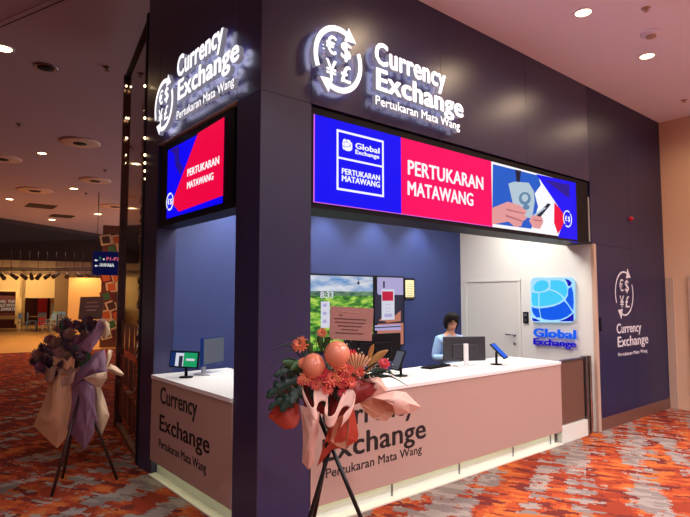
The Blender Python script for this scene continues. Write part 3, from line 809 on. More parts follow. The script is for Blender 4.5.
# ================================================================== INSIDE THE KIOSK
# wall screens
def q3(x, y, v=D - .05): return on(300 + x / 5.742, 260 + y / 5.742, 1, v)
TY = D - .05
tv = thing('wall_screen', (2.25, TY, 1.05), 'large landscape screen with green hills and a clock on the navy wall', 'screen')
mb = MB(); mb.box(1.40, 3.05, TY + .002, D - .002, 1.02, 1.99, 'black_plastic'); link('casing', mb, tv, bevel=.004)
mb = MB(); x1 = q3(418, 100).x; zt = q3(240, 92).z
zs = q3(240, 180).z; zf = q3(240, 205).z
mb.box(1.42, x1, TY, TY + .003, zs, zt, 'tv_sky'); mb.box(1.42, x1, TY, TY + .003, zf, zs, 'tv_far'); mb.box(1.42, x1, TY, TY + .003, 1.04, zf, 'tv_hills')
link('screen', mb, tv)
o_ = q3(116, 218, TY - .002); e_ = q3(192, 218, TY - .002); t_ = q3(116, 182, TY - .002)
txt('lettering', '8:33', 'tv_white', tv, o_, *FR, e_.x - o_.x, t_.z - o_.z, .001, .03)
mb = MB(); a = q3(120, 238, TY); b = q3(170, 388, TY); mb.box(a.x, b.x, TY - .002, TY, b.z, a.z, 'tv_white')
for k in range(3): mb.box(a.x + .03, b.x - .05, TY - .003, TY, b.z + .06 + k * .1, b.z + .10 + k * .1, 'tv_lilac')
link('menu_panel', mb, tv)
mb = MB(); a = q3(335, 128, TY); mb.box(a.x - .018, a.x + .018, TY - .002, TY, a.z - .03, a.z + .01, 'tv_rock'); mb.box(a.x - .003, a.x + .003, TY - .002, TY, a.z, a.z + .05, 'tv_rock')
p = q3(240, 148, TY); q = q3(418, 116, TY); mb.tube([p + Vector((0, -.002, 0)), q + Vector((0, -.002, 0))], .002, 'tv_rock', 4); link('cable_car_picture', mb, tv)
t2 = thing('wall_screen', (3.32, TY, 1.05), 'narrow upright screen with a red panel beside the green hills screen', 'screen')
mb = MB(); mb.box(3.055, 3.60, TY + .002, D - .002, 1.02, 1.99, 'black_plastic'); link('casing', mb, t2, bevel=.004)
mb = MB(); xl, xr = 3.075, 3.575
mb.box(xl, xr, TY, TY + .003, q3(500, 200).z, 1.97, 'tv_lilac'); mb.box(xl, xr, TY, TY + .003, q3(500, 365).z, q3(500, 200).z, 'tv_rock')
mb.box(xl, xr, TY, TY + .003, 1.04, q3(500, 365).z, 'tv_sand')
def q3p(mb, pts, m, l): mb.prism([q3(*p, TY) for p in pts], (0, -1, 0), l, m)
q3p(mb, [(430, 165), (470, 230), (470, 330), (430, 370)], 'tv_rock', .001)
q3p(mb, [(430, 305), (440, 320), (455, 350), (578, 350), (578, 290), (545, 320), (500, 360)], 'tv_sand', .0008)
q3p(mb, [(430, 375), (578, 368), (578, 402), (430, 405)], 'tv_lilac', .0015); q3p(mb, [(430, 386), (578, 378), (578, 384), (430, 392)], 'tv_rock', .002)
link('screen', mb, t2)
mb = MB(); a = q3(468, 168, TY); b = q3(542, 342, TY); mb.box(a.x, b.x, TY - .003, TY, b.z, a.z, 'tv_white')
r0 = q3(471, 180, TY); r1 = q3(534, 234, TY); mb.box(r0.x, r1.x, TY - .004, TY, r1.z, r0.z, 'tv_red')
for y_ in (255, 275, 292): p = q3(490, y_, TY); mb.box(p.x, p.x + .1, TY - .004, TY, p.z - .008, p.z, 'tv_lilac')
p = q3(484, 328, TY); mb.box(p.x, p.x + .15, TY - .004, TY, p.z, p.z + .045, 'tv_lilac')
p = q3(477, 160, TY); mb.box(p.x, p.x + .03, TY - .003, TY, p.z, p.z + .09, 'tv_text'); link('menu_panel', mb, t2)
# certificate
mat('low', (40, 44, 60), .3)
mat('paper_cream', (232, 220, 170), .7); mat('paper_line', (150, 140, 110), .7)
cf = thing('framed_certificate', (3.75, D - .02, 1.66), 'small black framed cream certificate right of the wall screens', 'frame')
a = q3(596, 103, D - .02); b = q3(660, 225, D - .02)
mb = MB(); mb.box(a.x, b.x, D - .025, D - .001, b.z, a.z, 'black_plastic'); link('frame', mb, cf, bevel=.003)
mb = MB(); mb.box(a.x + .025, b.x - .025, D - .028, D - .024, b.z + .03, a.z - .03, 'paper_cream')
for k in range(7): mb.box(a.x + .05, b.x - .05, D - .029, D - .024, a.z - .09 - k * .033, a.z - .084 - k * .033, 'paper_line')
link('paper', mb, cf)
# card reader
cdr = thing('card_reader', (4.92, .96, 1.33), 'small black card reader between the white door and the globe sign', 'card reader')
mb = MB(); mb.box(4.905, 4.934, .925, 1.005, 1.33, 1.49, 'black_plastic'); link('body', mb, cdr, bevel=.008)
mb = MB(); mb.box(4.903, 4.906, .94, .99, 1.43, 1.47, 'tablet_grey'); link('display', mb, cdr)
mb = MB(); mb.box(4.903, 4.906, .94, .99, 1.35, 1.40, 'dark_grey'); link('keypad', mb, cdr)
# dome camera on the inner ceiling corner
p = on(433, 221, 1, D - .12)
dc = thing('dome_camera', (p.x, p.y, 3.0), 'dark dome camera high on the navy wall near its right end', 'camera')
mb = MB(); mb.box(p.x - .05, p.x + .05, D - .1, D + .004, p.z, p.z + .06, 'white_plastic'); link('bracket', mb, dc, bevel=.005)
mb = MB(); mb.ell((p.x, D - .1, p.z), .05, .05, .05, 'black_plastic'); link('dome', mb, dc)

# counter equipment
def monitor(loc, w, h, rz, label, tilt=0, sd=.036, screenm='tablet_grey', stand='white_plastic', body='dark_grey', z0=None):
    t_ = thing('computer_monitor', loc, label, 'monitor')
    z0 = z0 or (.13 if screenm != 'low' else .055)
    mt = Matrix.Translation(Vector(loc)) @ Matrix.Rotation(rz, 4, 'Z')
    mb = MB(); mb.box(-w / 2, w / 2, -.018, .018, z0, z0 + h, body, mt); mb.box(-w * .3, w * .3, .018, .035, z0 + h * .15, z0 + h * .7, body, mt); link('casing', mb, t_, bevel=.006)
    mb = MB(); mb.box(-w / 2 + .012, w / 2 - .012, -.021, -.017, z0 + .02, z0 + h - .012, screenm, mt); link('screen', mb, t_)
    mb = MB(); mb.box(-.025, .025, sd, sd + .024, .012, z0 + h * .72, stand, mt); link('stand', mb, t_, bevel=.004)
    mb = MB(); mb.box(-.12, .12, -.06, .13, 0.0005, .012, stand, mt); link('base', mb, t_, bevel=.004)
    return t_
p = on(465, 366.5, 2, .95)
monitor((p.x + .03, p.y + .03, .95), .48, .265, R(150), 'silver backed monitor with white stand in front of the cashier', stand='white_plastic', screenm='low')
p = on(348, 385, 2, .95)
monitor((1.56, .5, .95), .66, .27, math.pi - R(4), 'black monitor on the front counter behind the orange bouquet', stand='black_plastic', body='black_plastic')
p = on(212, 374, 2, .95)
monitor((p.x, p.y, .95), .36, .27, R(30), 'white stand monitor on the left counter facing inwards', body='tablet_blue', stand='white_plastic', z0=.09, sd=.085)

def tablet(loc, w, h, rz, tilt, label, face, zc=.16, bar=.0):
    t_ = thing('tablet_stand', loc, label, 'tablet')
    mt = Matrix.Translation(Vector(loc)) @ Matrix.Rotation(rz, 4, 'Z')
    mb = MB()
    mb.lathe(Vector(loc) + Vector((0, 0, .0005)), [(.065, 0), (.065, .008), (.02, .014)], 'black_plastic', 24); link('base', mb, t_)
    mb = MB(); mb.tube([mt @ Vector((0, 0, .012)), mt @ Vector((0, 0, zc - .02)), mt @ Vector((0, -.015, zc))], .014, 'black_plastic', 10); link('pole', mb, t_)
    m2 = mt @ Matrix.Translation((0, -.03, zc)) @ Matrix.Rotation(tilt, 4, 'X')
    mb = MB(); mb.box(-w / 2, w / 2, -.008, .008, -h / 2, h / 2, 'black_plastic', m2); link('tablet', mb, t_, bevel=.004)
    mb = MB(); mb.box(-w / 2 + .012, w / 2 - .012, -.0095, -.007, -h / 2 + .012, h / 2 - .012, face[0], m2)
    if len(face) > 1:
        mb.box(0, w / 2 - .014, -.0105, -.007, -h / 2 + .014, h / 2 - .014, face[1], m2); mb.box(-w * .28, 0, -.0105, -.007, -h / 2 + .014, h / 2 - .02, 'tv_white', m2)
        mb.box(-w * .16, -.01, -.0115, -.007, -h / 2 + .014, h * .2, 'tv_text', m2); mb.box(.03, w / 2 - .04, -.0115, -.007, -.01, .01, 'tv_white', m2)
    link('screen', mb, t_); return t_
p = on(186, 377.5, 2, .95)
tablet((p.x, p.y, .95), .33, .155, -R(62), -R(8), 'wide tablet with green and white screen on the left counter', ['tablet_blue', 'tablet_green'], .17)
p = on(496.5, 364.5, 2, .95)
tablet((p.x, p.y, .95), .17, .22, R(20), -R(46), 'small blue faced tablet tilted back near the counter right end', ['logo_blue'], .15)
p = on(401, 376, 2, .95)
tablet((p.x, p.y, .95), .14, .2, -R(100), -R(25), 'pale faced tablet on black stand right of the black monitor', ['tablet_grey'], .15)
# keyboard left and right
def keyboard(loc, rz, label, m='white_plastic'):
    t_ = thing('keyboard', loc, label, 'keyboard'); mt = Matrix.Translation(Vector(loc)) @ Matrix.Rotation(rz, 4, 'Z')
    mb = MB(); mb.box(-.2, .2, -.065, .065, .001, .016, m, mt); link('body', mb, t_, bevel=.004)
    mb = MB()
    for r_ in range(4):
        for k in range(13): mb.box(-.19 + k * .0295, -.19 + k * .0295 + .024, -.055 + r_ * .028, -.055 + r_ * .028 + .022, .016, .022, 'black_plastic' if m != 'white_plastic' else 'tablet_grey2', mt)
    link('keys', mb, t_); tag(t_.children[-1], kind='stuff')
mat('tablet_grey2', (120, 124, 132), .5)
p = on(229, 376, 2, .95); keyboard((.62, 1.0, .95), R(100), 'white keyboard beside the monitor on the left counter')
p = on(442, 366.5, 2, .95); keyboard((p.x - .10, p.y, .95), R(8), 'black keyboard on the counter by the cashier', 'black_plastic')

# ceiling fittings ---------------------------------------------------------
def lampthing(loc, r, label, group, em='lamp_warm'):
    t_ = thing('downlight', loc, label, 'downlight', group); x, y, z = loc
    mb = MB(); mb.lathe((x, y, z), [(r * 1.25, 0), (r * 1.25, -.006), (r, -.012), (r, -.002)], 'ceiling_paint', 24); link('trim_ring', mb, t_)
    mb = MB(); mb.lathe((x, y, z - .004), [(r * .98, 0), (r * .9, -.006), (.01, -.007)], em, 20); link('lens', mb, t_)
    return t_
def spot(loc, tgt, power, color, size=R(110), blend=.6, r=.06):
    l = bpy.data.lights.new('spot', 'SPOT'); l.energy = power; l.color = color; l.spot_size = size; l.spot_blend = blend; l.shadow_soft_size = r
    o = bpy.data.objects.new('spot_light', l); COL.objects.link(o); o.location = loc
    o.rotation_euler = (Vector(tgt) - Vector(loc)).to_track_quat('-Z', 'Y').to_euler(); return o
WARM = (1, .74, .50); WARM2 = (1, .62, .34); NEUT = (.97, .93, 1)
rl = {.07: 'above the kiosk corner', 1.57: 'above the front sign', 3.07: 'highest in the picture', 4.57: 'near the smoke detector', 6.07: 'closest to the beige wall'}
for x in (1.57, 3.07, 4.57, 6.3):
    lampthing((x, -.89, 4.47), .075, 'bright downlight in the pink ceiling ' + rl.get(x, 'closest to the beige wall'), 'downlights in the pink ceiling')
for x in (1.57, 3.07, 4.57, 6.3):
    spot((x, -.89, 4.43), (x, -.85, 0), 100, WARM, R(165), 1, .13)
for x in (1.57, 4.57, 3.07, 6.1):  # unseen lamps without fittings, added to brighten the pink ceiling
    spot((x, -3.2, 4.44), (x, -3.2, 0), 360, NEUT, R(150), .9, .1)
for x, z in ((1.8, 4.44), (4.6, 4.44), (-1.4, 4.97), (-4.6, 4.97)):  # unseen lamps added behind the camera to lift ceiling and facade
    spot((x, -6.2, z), (x, -6.2, 0), 800, NEUT, R(160), .9, .1)
for x in (-4.6, -1.6):
    spot((x, -2.4, 4.97), (x, -2.4, 0), 160, NEUT, R(150), .9, .1)
# smoke detector, sprinkler
p = on(651, 33, 2, 4.47)
sd = thing('smoke_detector', p, 'round cream smoke detector in the pink ceiling', 'smoke detector')
mb = MB(); mb.lathe(p, [(.10, 0), (.10, -.012), (.06, -.03), (.05, -.03)], 'ceiling_paint', 24); link('base', mb, sd)
mb = MB(); mb.lathe(p + Vector((0, 0, -.03)), [(.045, 0), (.045, -.02), (.02, -.03)], 'beige_trim', 20); link('sensor', mb, sd)
for (q, lb) in (((646, 8), 'small sprinkler cap in the pink ceiling above the smoke detector'), ((684, 100), 'small sprinkler cap in the pink ceiling close to the beige wall')):
    p = on(*q, 2, 4.47); mb = MB(); mb.lathe(p, [(.04, .012), (.04, -.006), (.012, -.01), (.012, -.03), (.025, -.034)], 'beige_trim', 16); tag(link('sprinkler', mb), lb, 'sprinkler', 'ceiling sprinklers')
# alarm
p = on(630, 219, 1, 0); al = thing('alarm_beacon', p, 'small red alarm beacon high on the right navy wall', 'alarm')
mat('alarm_red', (190, 16, 40), .3)
mb = MB(); mb.lathe(p, [(.035, 0), (.035, .012), (.03, .015)], 'alarm_red', 16, (0, -1, 0)); link('base', mb, al)
mb = MB(); mb.ell(p + Vector((0, -.02, 0)), .028, .03, .03, 'alarm_red', 12, 8); link('lens', mb, al)
# tiny black plate on right wall
p = on(600, 322, 1, 0); mb = MB(); mb.box(p.x - .02, p.x + .02, -.012, 0, p.z - .12, p.z + .06, 'black_plastic'); tag(link('door_intercom', mb, bevel=.003), 'slim black plate on the navy wall right of the white trim', 'plate')

# left hall ceiling lights
hl = [(3, 48, .11, 'at the left edge below the ceiling groove'), (42, 153, .09, 'between the two largest pale ceiling discs'), (73.7, 188.5, .11, 'just below the second pale disc from the right'), (9.5, 199, .11, 'at the left edge above the dark slats'), (98, 214, .13, 'right of the dark hatch'), (52, 219.6, .13, 'centred just above the dark slats'), (111, 228, .15, 'farthest right beside the glass shopfront')]
for px, py, r_, lb in hl:
    p = on(px, py, 2, HZ); lampthing(p, r_, 'glowing downlight in the hall ceiling ' + lb, 'hall downlights')
for px, py, e in ((3, 48, 110), (42, 153, 300), (73.7, 188.5, 500), (9.5, 199, 500), (98, 214, 700), (52, 219.6, 700)):
    p = on(px, py, 2, HZ); spot((p.x, p.y, HZ - .04), (p.x, p.y, 0), e, WARM2, R(125), .7, .1)
mat('disc_pale', (236, 206, 178), .6)
dl = [(80, 142, .40, 'largest, right of the small bright lamp'), (2, 158, .42, 'cut by the left edge'), (95, 180, .42, 'right, close to the glass shopfront'), (35, 190, .5, 'far left above the dark hatch'), (115, 206, .5, 'farthest and partly behind the glass')]
for px, py, r_, lb in dl:
    p = on(px, py, 2, HZ); t_ = thing('ceiling_diffuser', p, 'pale round ceiling disc with dark centre, ' + lb, 'ceiling vent', 'pale ceiling discs')
    mb = MB(); mb.lathe(p, [(r_, 0), (r_, -.02), (r_ * .9, -.035), (r_ * .35, -.035)], 'disc_pale', 32); link('disc', mb, t_)
    mb = MB(); mb.lathe(p + Vector((0, 0, -.036)), [(r_ * .34, 0), (r_ * .34, -.006), (.02, -.008)], 'black_hole', 20); link('vent_opening', mb, t_)
p = on(46, 67, 2, HZ); t_ = thing('ceiling_speaker', p, 'dark ringed round ceiling grille near the top of the hall', 'ceiling speaker')
mb = MB(); mb.lathe(p, [(.16, 0), (.16, -.012), (.12, -.016)], 'steel', 24); link('ring', mb, t_)
mb = MB(); mb.lathe(p + Vector((0, 0, -.017)), [(.115, 0), (.115, -.004), (.03, -.008)], 'black_hole', 20); link('grille', mb, t_)
for q, lb in (((107, 67), 'small dark sprinkler high in the hall ceiling near the kiosk'), ((19, 124), 'small dark sprinkler left of the large pale disc'), ((105, 170), 'small dark sprinkler right of the pale discs'), ((86, 193), 'small dark sprinkler below the right pale disc')):
    p = on(*q, 2, HZ); mb = MB(); mb.lathe(p, [(.05, 0), (.05, -.01), (.015, -.014), (.015, -.05), (.04, -.054)], 'brown_base', 14); tag(link('sprinkler', mb), lb, 'sprinkler', 'ceiling sprinklers')
for q, lb, s_ in (((41, 206), 'dark square ceiling hatch above the slatted area', .45), ((62, 216), 'smaller dark ceiling hatch beside the far lamps', .4)):
    p = on(*q, 2, HZ); mb = MB(); mb.box(p.x - s_, p.x + s_, p.y - s_, p.y + s_, HZ - .02, HZ, 'slat_black'); tag(link('ceiling_hatch', mb), lb, 'hatch', 'ceiling hatches')

# kiosk interior lights
for x in (.85, 2.2, 3.05, 3.9):
    p = (x, D - .28, 2.995)
    lampthing(p, .05, 'recessed kiosk downlight at %s' % {.85: 'the left end', 2.2: 'the pillar side', 3.05: 'the middle', 3.9: 'the right end'}[x] + ' of the back wall', 'kiosk downlights', 'lamp_soft')
    spot((x, D - .28, 2.96), (x, D - .02, .2), 46, (.86, .93, 1), R(95), .8, .04)
for x, y in ((1.6, .95), (3.0, .9), (4.2, .9), (.6, 1.1)):
    l = bpy.data.lights.new('panel', 'AREA'); l.energy = 30; l.size = .5; l.color = (1, .97, .92)
    o = bpy.data.objects.new('kiosk_panel_light', l); COL.objects.link(o); o.location = (x, y, 2.98)

# hall lights: panel wall glow
p = hp(84, 275, 24.4); spot(p + Vector((0, 0, .3)), hp(86, 300, 24.95), 60, (1, .72, .34), R(120), .8, .1)
for px in (-5, 14, 34, 52): 
    p = hp(px, 270, 33.5); spot(p, hp(px, 300, 36), 120, (1, .76, .42), R(120), .8, .1)

# ================================================================== PERSON
def skin_obj(name, verts, edges, radii, m, parent, origin, sub=2, mtx=None):
    me = bpy.data.meshes.new(name + '_s'); me.from_pydata([tuple(v) for v in verts], edges, [])
    o = bpy.data.objects.new(name + '_s', me); COL.objects.link(o)
    o.modifiers.new('s', 'SKIN'); 
    for i, r_ in enumerate(radii):
        sv = me.skin_vertices[0].data[i]; sv.radius = r_ if isinstance(r_, tuple) else (r_, r_); sv.use_root = (i == 0)
    sb = o.modifiers.new('b', 'SUBSURF'); sb.levels = sub; sb.render_levels = sub
    dg = bpy.context.evaluated_depsgraph_get(); dg.update()
    m2 = bpy.data.meshes.new_from_object(o.evaluated_get(dg)); bpy.data.objects.remove(o)
    mt = mtx or Matrix.Identity(4)
    for v in m2.vertices: v.co = mt @ v.co
    for p_ in m2.polygons: p_.use_smooth = True
    m2.materials.clear(); m2.materials.append(M[m])
    ob = bpy.data.objects.new(name, m2); COL.objects.link(ob); ob.parent = parent; return ob
pw = on(449.5, 340, 1, 1.02)
PP = Vector((pw.x + .01, 1.02, 0))
person = thing('person', PP, 'person with dark hair and light blue shirt standing behind the counter monitor', 'person')
person.rotation_euler.z = R(-22)      # faces slightly towards the camera
PS = 0.925
sc_ = Matrix.Scale(PS, 4)
# skeleton, facing -Y
V = [(0, 0, .88), (0, .01, 1.0), (0, .01, 1.16), (0, .01, 1.29), (0, -.005, 1.37), (0, -.03, 1.43),   # 0-5 pelvis..head base
     (.08, 0, .86), (.09, -.01, .48), (.09, .02, .08), (.10, -.10, .035),                              # 6-9 leg R
     (-.08, 0, .86), (-.09, -.01, .48), (-.09, .02, .08), (-.10, -.10, .035),
     (.155, .01, 1.27), (.21, .03, 1.03), (.15, -.17, 1.06), (.13, -.235, 1.06),                         # 14-17 arm
     (-.155, .01, 1.27), (-.21, .03, 1.03), (-.15, -.17, 1.06), (-.13, -.235, 1.06)]
Ed = [(0, 1), (1, 2), (2, 3), (3, 4), (4, 5), (0, 6), (6, 7), (7, 8), (8, 9), (0, 10), (10, 11), (11, 12), (12, 13), (3, 14), (14, 15), (15, 16), (16, 17), (3, 18), (18, 19), (19, 20), (20, 21)]
Rd = [.12, .105, .115, .10, .05, .048, .085, .055, .04, .03, .085, .055, .04, .03, .048, .038, .03, .024, .048, .038, .03, .024]
body = skin_obj('body', V, Ed, Rd, 'skin', person, None, 2, sc_)
# fingers on both hands
for s in (1, -1):
    bx = s * .13
    vs = []; es = []; rs = []
    vs += [(bx, -.22, 1.060), (bx - s * .002, -.27, 1.055)]; es.append((0, 1)); rs += [(.018, .024), (.014, .03)]
    for k, (dx, ln) in enumerate(((-.026, .055), (-.009, .066), (.009, .07), (.026, .062))):
        i = len(vs); vs += [(bx + dx, -.275, 1.056), (bx + dx * 1.1, -.275 - ln * .55, 1.058), (bx + dx * 1.1, -.275 - ln, 1.042)]; es += [(1, i), (i, i + 1), (i + 1, i + 2)]; rs += [.009, .0085, .0075]
    i = len(vs); vs += [(bx - s * .036, -.25, 1.050), (bx - s * .05, -.29, 1.046)]; es += [(0, i), (i, i + 1)]; rs += [.011, .009]
    skin_obj('hand', vs, es, rs, 'skin', person, None, 1, sc_)
# shirt: torso and sleeves
V2 = [(0, 0, .84), (0, .01, 1.0), (0, .01, 1.16), (0, .01, 1.285), (.155, .01, 1.268), (.212, .03, 1.03), (.165, -.14, 1.055), (-.155, .01, 1.268), (-.212, .03, 1.03), (-.165, -.14, 1.055), (0, 0, 1.355)]
E2 = [(0, 1), (1, 2), (2, 3), (3, 4), (4, 5), (5, 6), (3, 7), (7, 8), (8, 9), (3, 10)]
R2 = [(.15, .12), (.145, .115), (.15, .12), (.14, .112), .076, .06, .045, .076, .06, .045, .072]
skin_obj('shirt', V2, E2, R2, 'shirt', person, None, 2, sc_)
skin_obj('trousers', [(0, 0, .9), (.08, 0, .82), (.09, -.01, .48), (.09, .02, .10), (-.08, 0, .82), (-.09, -.01, .48), (-.09, .02, .10)], [(0, 1), (1, 2), (2, 3), (0, 4), (4, 5), (5, 6)], [.13, .1, .075, .06, .1, .075, .06], 'trouser', person, None, 2, sc_)
def ploc(mb, name, parent=person, **k):
    o = link(name, mb, None, origin=(0, 0, 0), **k); o.parent = parent; o.location = (0, 0, 0); return o
# head (local frame, tilted down), centre
HM = Matrix.Scale(PS, 4) @ Matrix.Translation((0, -.035, 1.50)) @ Matrix.Rotation(R(-10), 4, 'Z') @ Matrix.Rotation(R(14), 4, 'X')
def headfn(p):
    q = p.copy(); z = q.z / .115
    if z < 0: q.x *= 1 - .30 * (-z) ** 1.3; q.y = q.y * (1 - .12 * -z) - .01 * -z
    if q.y < 0 and abs(q.x) < .02 and -.5 < z < .15: q.y -= .016 * (1 - abs(q.x) / .02) * max(0, 1 - abs(z + .2) / .35)
    if q.y < 0 and abs(abs(q.x) - .03) < .018 and abs(z - .08) < .2: q.y += .006
    if q.y < 0 and z < -.75: q.y -= .004
    return q
mb = MB(); mb.ell((0, 0, 0), .076, .092, .115, 'skin', 40, 30, fn=headfn, mtx=HM.to_3x3().to_4x4())
for v in mb.bm.verts: v.co += HM.translation
head = ploc(mb, 'head')
mb = MB(); mb.tube([HM @ Vector((0, .01, -.06)), Vector((0, 0, 1.30)) * PS], [.046, .052], 'skin', 14); ploc(mb, 'neck')
def hq(name, m, c, rx, ry, rz):
    mb = MB(); mb.ell((0, 0, 0), rx, ry, rz, m, 12, 8, mtx=HM.to_3x3().to_4x4())
    cc = HM @ Vector(c)
    for v in mb.bm.verts: v.co += cc
    return ploc(mb, name, head)
for s in (1, -1):
    hq('eye', 'eye_white', (s * .030, -.074, .008), .013, .009, .007); hq('pupil', 'hair', (s * .030, -.0825, .006), .005, .003, .005)
    hq('ear', 'skin', (s * .076, .01, -.005), .008, .016, .028); hq('eyebrow', 'hair', (s * .032, -.085, .034), .018, .004, .004)
hq('mouth', 'lip', (0, -.083, -.062), .022, .007, .007)
# glasses
mb = MB()
for s in (1, -1):
    mb.tube([HM @ Vector((s * .031 + .022 * math.cos(a * .524), -.098, .006 + .016 * math.sin(a * .524))) for a in range(13)], .0018, 'black_plastic', 6, False)
    mb.tube([HM @ Vector((s * .053, -.098, .01)), HM @ Vector((s * .078, .0, .012))], .0018, 'black_plastic', 6)
mb.tube([HM @ Vector((-.009, -.099, .01)), HM @ Vector((.009, -.099, .01))], .0018, 'black_plastic', 6)
ploc(mb, 'glasses')
# hair: cap with strands falling to the nape and sides, face left open
mb = MB(); rows = []
for i in range(21):
    ph = math.pi * .66 * i / 20; row = []
    for j in range(33):
        t = R(-38) + R(256) * j / 32        # open in front (-Y)
        wv = 1 + .05 * math.sin(j * 1.9 + i * .6) + .03 * math.sin(j * 4.1)
        x = .086 * math.sin(ph) * math.cos(t) * wv; y = .104 * math.sin(ph) * math.sin(t) * wv + .008; z = .126 * math.cos(ph) + .004 - .006 * math.sin(j * 2.7 + i)
        if ph > 1.7: z -= (ph - 1.7) * .035
        row.append(HM @ Vector((x, y, z)))
    rows.append(row)
mb.grid(rows, 'hair')
for j in range(9):     # side parted fringe, forehead left open in the middle
    t = R(-142) + R(104) * j / 8
    mb.tube([HM @ Vector((.03 * math.cos(t), .03 * math.sin(t), .128)), HM @ Vector((.078 * math.cos(t), .088 * math.sin(t), .10)), HM @ Vector((.088 * math.cos(t), .100 * math.sin(t), .078 - .016 * abs(j - 4)))], [.02, .02, .009], 'hair', 8)
ploc(mb, 'hair', solid=.012)
mb = MB()
for s in (1, -1): mb.prism([Vector(p_) * PS for p_ in ((0, -.088, 1.30), (s * .05, -.085, 1.345), (s * .062, -.06, 1.35), (s * .045, -.10, 1.285))], Vector((0, -1, 0)), .006, 'shirt')
ploc(mb, 'collar', bevel=.002)

# ================================================================== FLOWER STANDS
def cr_(p0, p1, p2, p3, t):
    return .5 * ((2 * p1) + (p2 - p0) * t + (2 * p0 - 5 * p1 + 4 * p2 - p3) * t * t + (3 * p1 - p0 - 3 * p2 + p3) * t ** 3)
def spl(P, n):
    P = [Vector(p) for p in P]; out = []; k = len(P) - 1
    for i in range(n + 1):
        u = min(k * i / n, k - 1e-6); a = int(u); t = u - a
        out.append(cr_(P[max(a - 1, 0)], P[a], P[a + 1], P[min(a + 2, k)], t))
    return out
def sheet(name, rows, d, m, parent, nu=14, nv=14, crinkle=.006, seed=0):
    """paper sheet: rows of (px,py,depth offset) picked where it hangs around the bouquet"""
    W = [[at(px, py, d + dz) for px, py, dz in r_] for r_ in rows]
    A = [spl(r_, nu) for r_ in W]
    cols = [spl([A[i][j] for i in range(len(A))], nv) for j in range(nu + 1)]
    g_ = [[cols[j][i] for j in range(nu + 1)] for i in range(nv + 1)]
    for i, r_ in enumerate(g_):
        for j, p_ in enumerate(r_):
            n3 = noise.noise_vector(p_ * 9 + Vector((seed * 3.1, 0, 0))); r_[j] = p_ + n3 * crinkle
    mb = MB(); mb.grid(g_, m); return link(name, mb, parent, solid=.0025, fixn=False)

def flower(parent, c, nrm, r, m, mc_, layers=3, n=14, name='flower'):
    c = Vector(c); nrm = Vector(nrm).normalized(); a = nrm.orthogonal().normalized(); b = nrm.cross(a); mb = MB()
    for L in range(layers):
        rr = r * (1 - L * .25); lift = L * r * .18
        for k in range(n - L * 2):
            t = 2 * math.pi * (k + L * .5) / (n - L * 2) + random.uniform(-.08, .08)
            d_ = a * math.cos(t) + b * math.sin(t); w = nrm.cross(d_) * r * .16
            base = c + nrm * lift; up = .25 + L * .2 + random.uniform(-.06, .06)
            rows = [[base + d_ * rr * .15 - w * .4, base + d_ * rr * .15 + w * .4], [base + d_ * rr * .6 + nrm * rr * up * .6 - w, base + d_ * rr * .6 + nrm * rr * up * .6 + w], [base + d_ * rr + nrm * rr * up * .7 - w * .35, base + d_ * rr + nrm * rr * up * .7 + w * .35]]
            mb.grid(rows, m)
    o = link(name, mb, parent, fixn=False)
    mb = MB(); mb.ell(c + nrm * r * .3, r * .22, r * .22, r * .22, mc_, 10, 8); link('flower_centre', mb, o)
    return o
def leaf(parent, base, tip, w, sag, m, side=None, name='leaf', lobes=0):
    base, tip = Vector(base), Vector(tip); d_ = tip - base; s_ = (side or d_.cross(Vector((0, 0, 1)))).normalized(); rows = []
    N_ = 14
    for i in range(N_ + 1):
        t = i / N_; c = base + d_ * t + Vector((0, 0, 1)) * sag * math.sin(math.pi * t)
        ww = w * math.sin(math.pi * min(t * .95 + .04, 1)) ** .7
        if lobes and i % 3 == 2: ww *= .42
        rows.append([c - s_ * ww, c + Vector((0, 0, -.1)) * ww, c + s_ * ww])
    mb = MB(); mb.grid(rows, m); return link(name, mb, parent, solid=.0015, fixn=False)
def blade(parent, P, w, m, name='palm_blade'):
    Q = spl(P, 12); mb = MB(); rows = []
    for i, p_ in enumerate(Q):
        t = i / 12; ww = w * (1 - t) ** .7 + .0008; rows.append([p_ + Vector((0, 0, ww)), p_ + Vector((ww * .4, 0, 0)), p_ - Vector((0, 0, ww))])
    mb.grid(rows, m); return link(name, mb, parent, solid=.001, fixn=False)

mat('paper_blush', (240, 192, 172), .55, bump=.25, bscale=14); mat('paper_red', (188, 66, 46), .5, bump=.25, bscale=14); mat('paper_dark_red', (140, 38, 34), .5, bump=.2, bscale=14)
mat('paper_tan', (196, 128, 96), .55, bump=.2, bscale=14); mat('paper_mauve', (140, 102, 126), .55, bump=.3, bscale=12); mat('paper_kraft', (214, 160, 118), .55, bump=.3, bscale=12)
mat('paper_tan2', (150, 108, 86), .55, bump=.2, bscale=14)
mat('paper_cream2', (216, 184, 150), .55, bump=.2, bscale=12)
mat('petal_coral', (232, 96, 74), .5); mat('petal_red', (204, 44, 56), .5); mat('petal_orange', (236, 128, 84), .5); mat('petal_centre', (120, 60, 30), .7)
mat('petal_purple', (58, 28, 46), .6); mat('petal_plum', (110, 54, 76), .6); mat('petal_brown', (120, 78, 64), .6)
mat('leaf_dark', (30, 58, 44), .35); mat('leaf_green', (62, 100, 54), .4); mat('leaf_grey', (70, 92, 80), .5); mat('leaf_gold', (206, 158, 90), .5); mat('dried_fan', (216, 160, 116), .6)
mat('balloon_peach', (236, 142, 108), .28, spec=.6); mat('card_brown', (178, 130, 118), .5); mat('card_dark', (108, 76, 58), .5); mat('card_print', (196, 150, 136), .5); mat('card_print_dark', (70, 44, 42), .6)
mat('easel_black', (12, 12, 14), .35); mat('easel_brown', (58, 36, 30), .4)
mat('baby_breath', (214, 200, 180), .7)

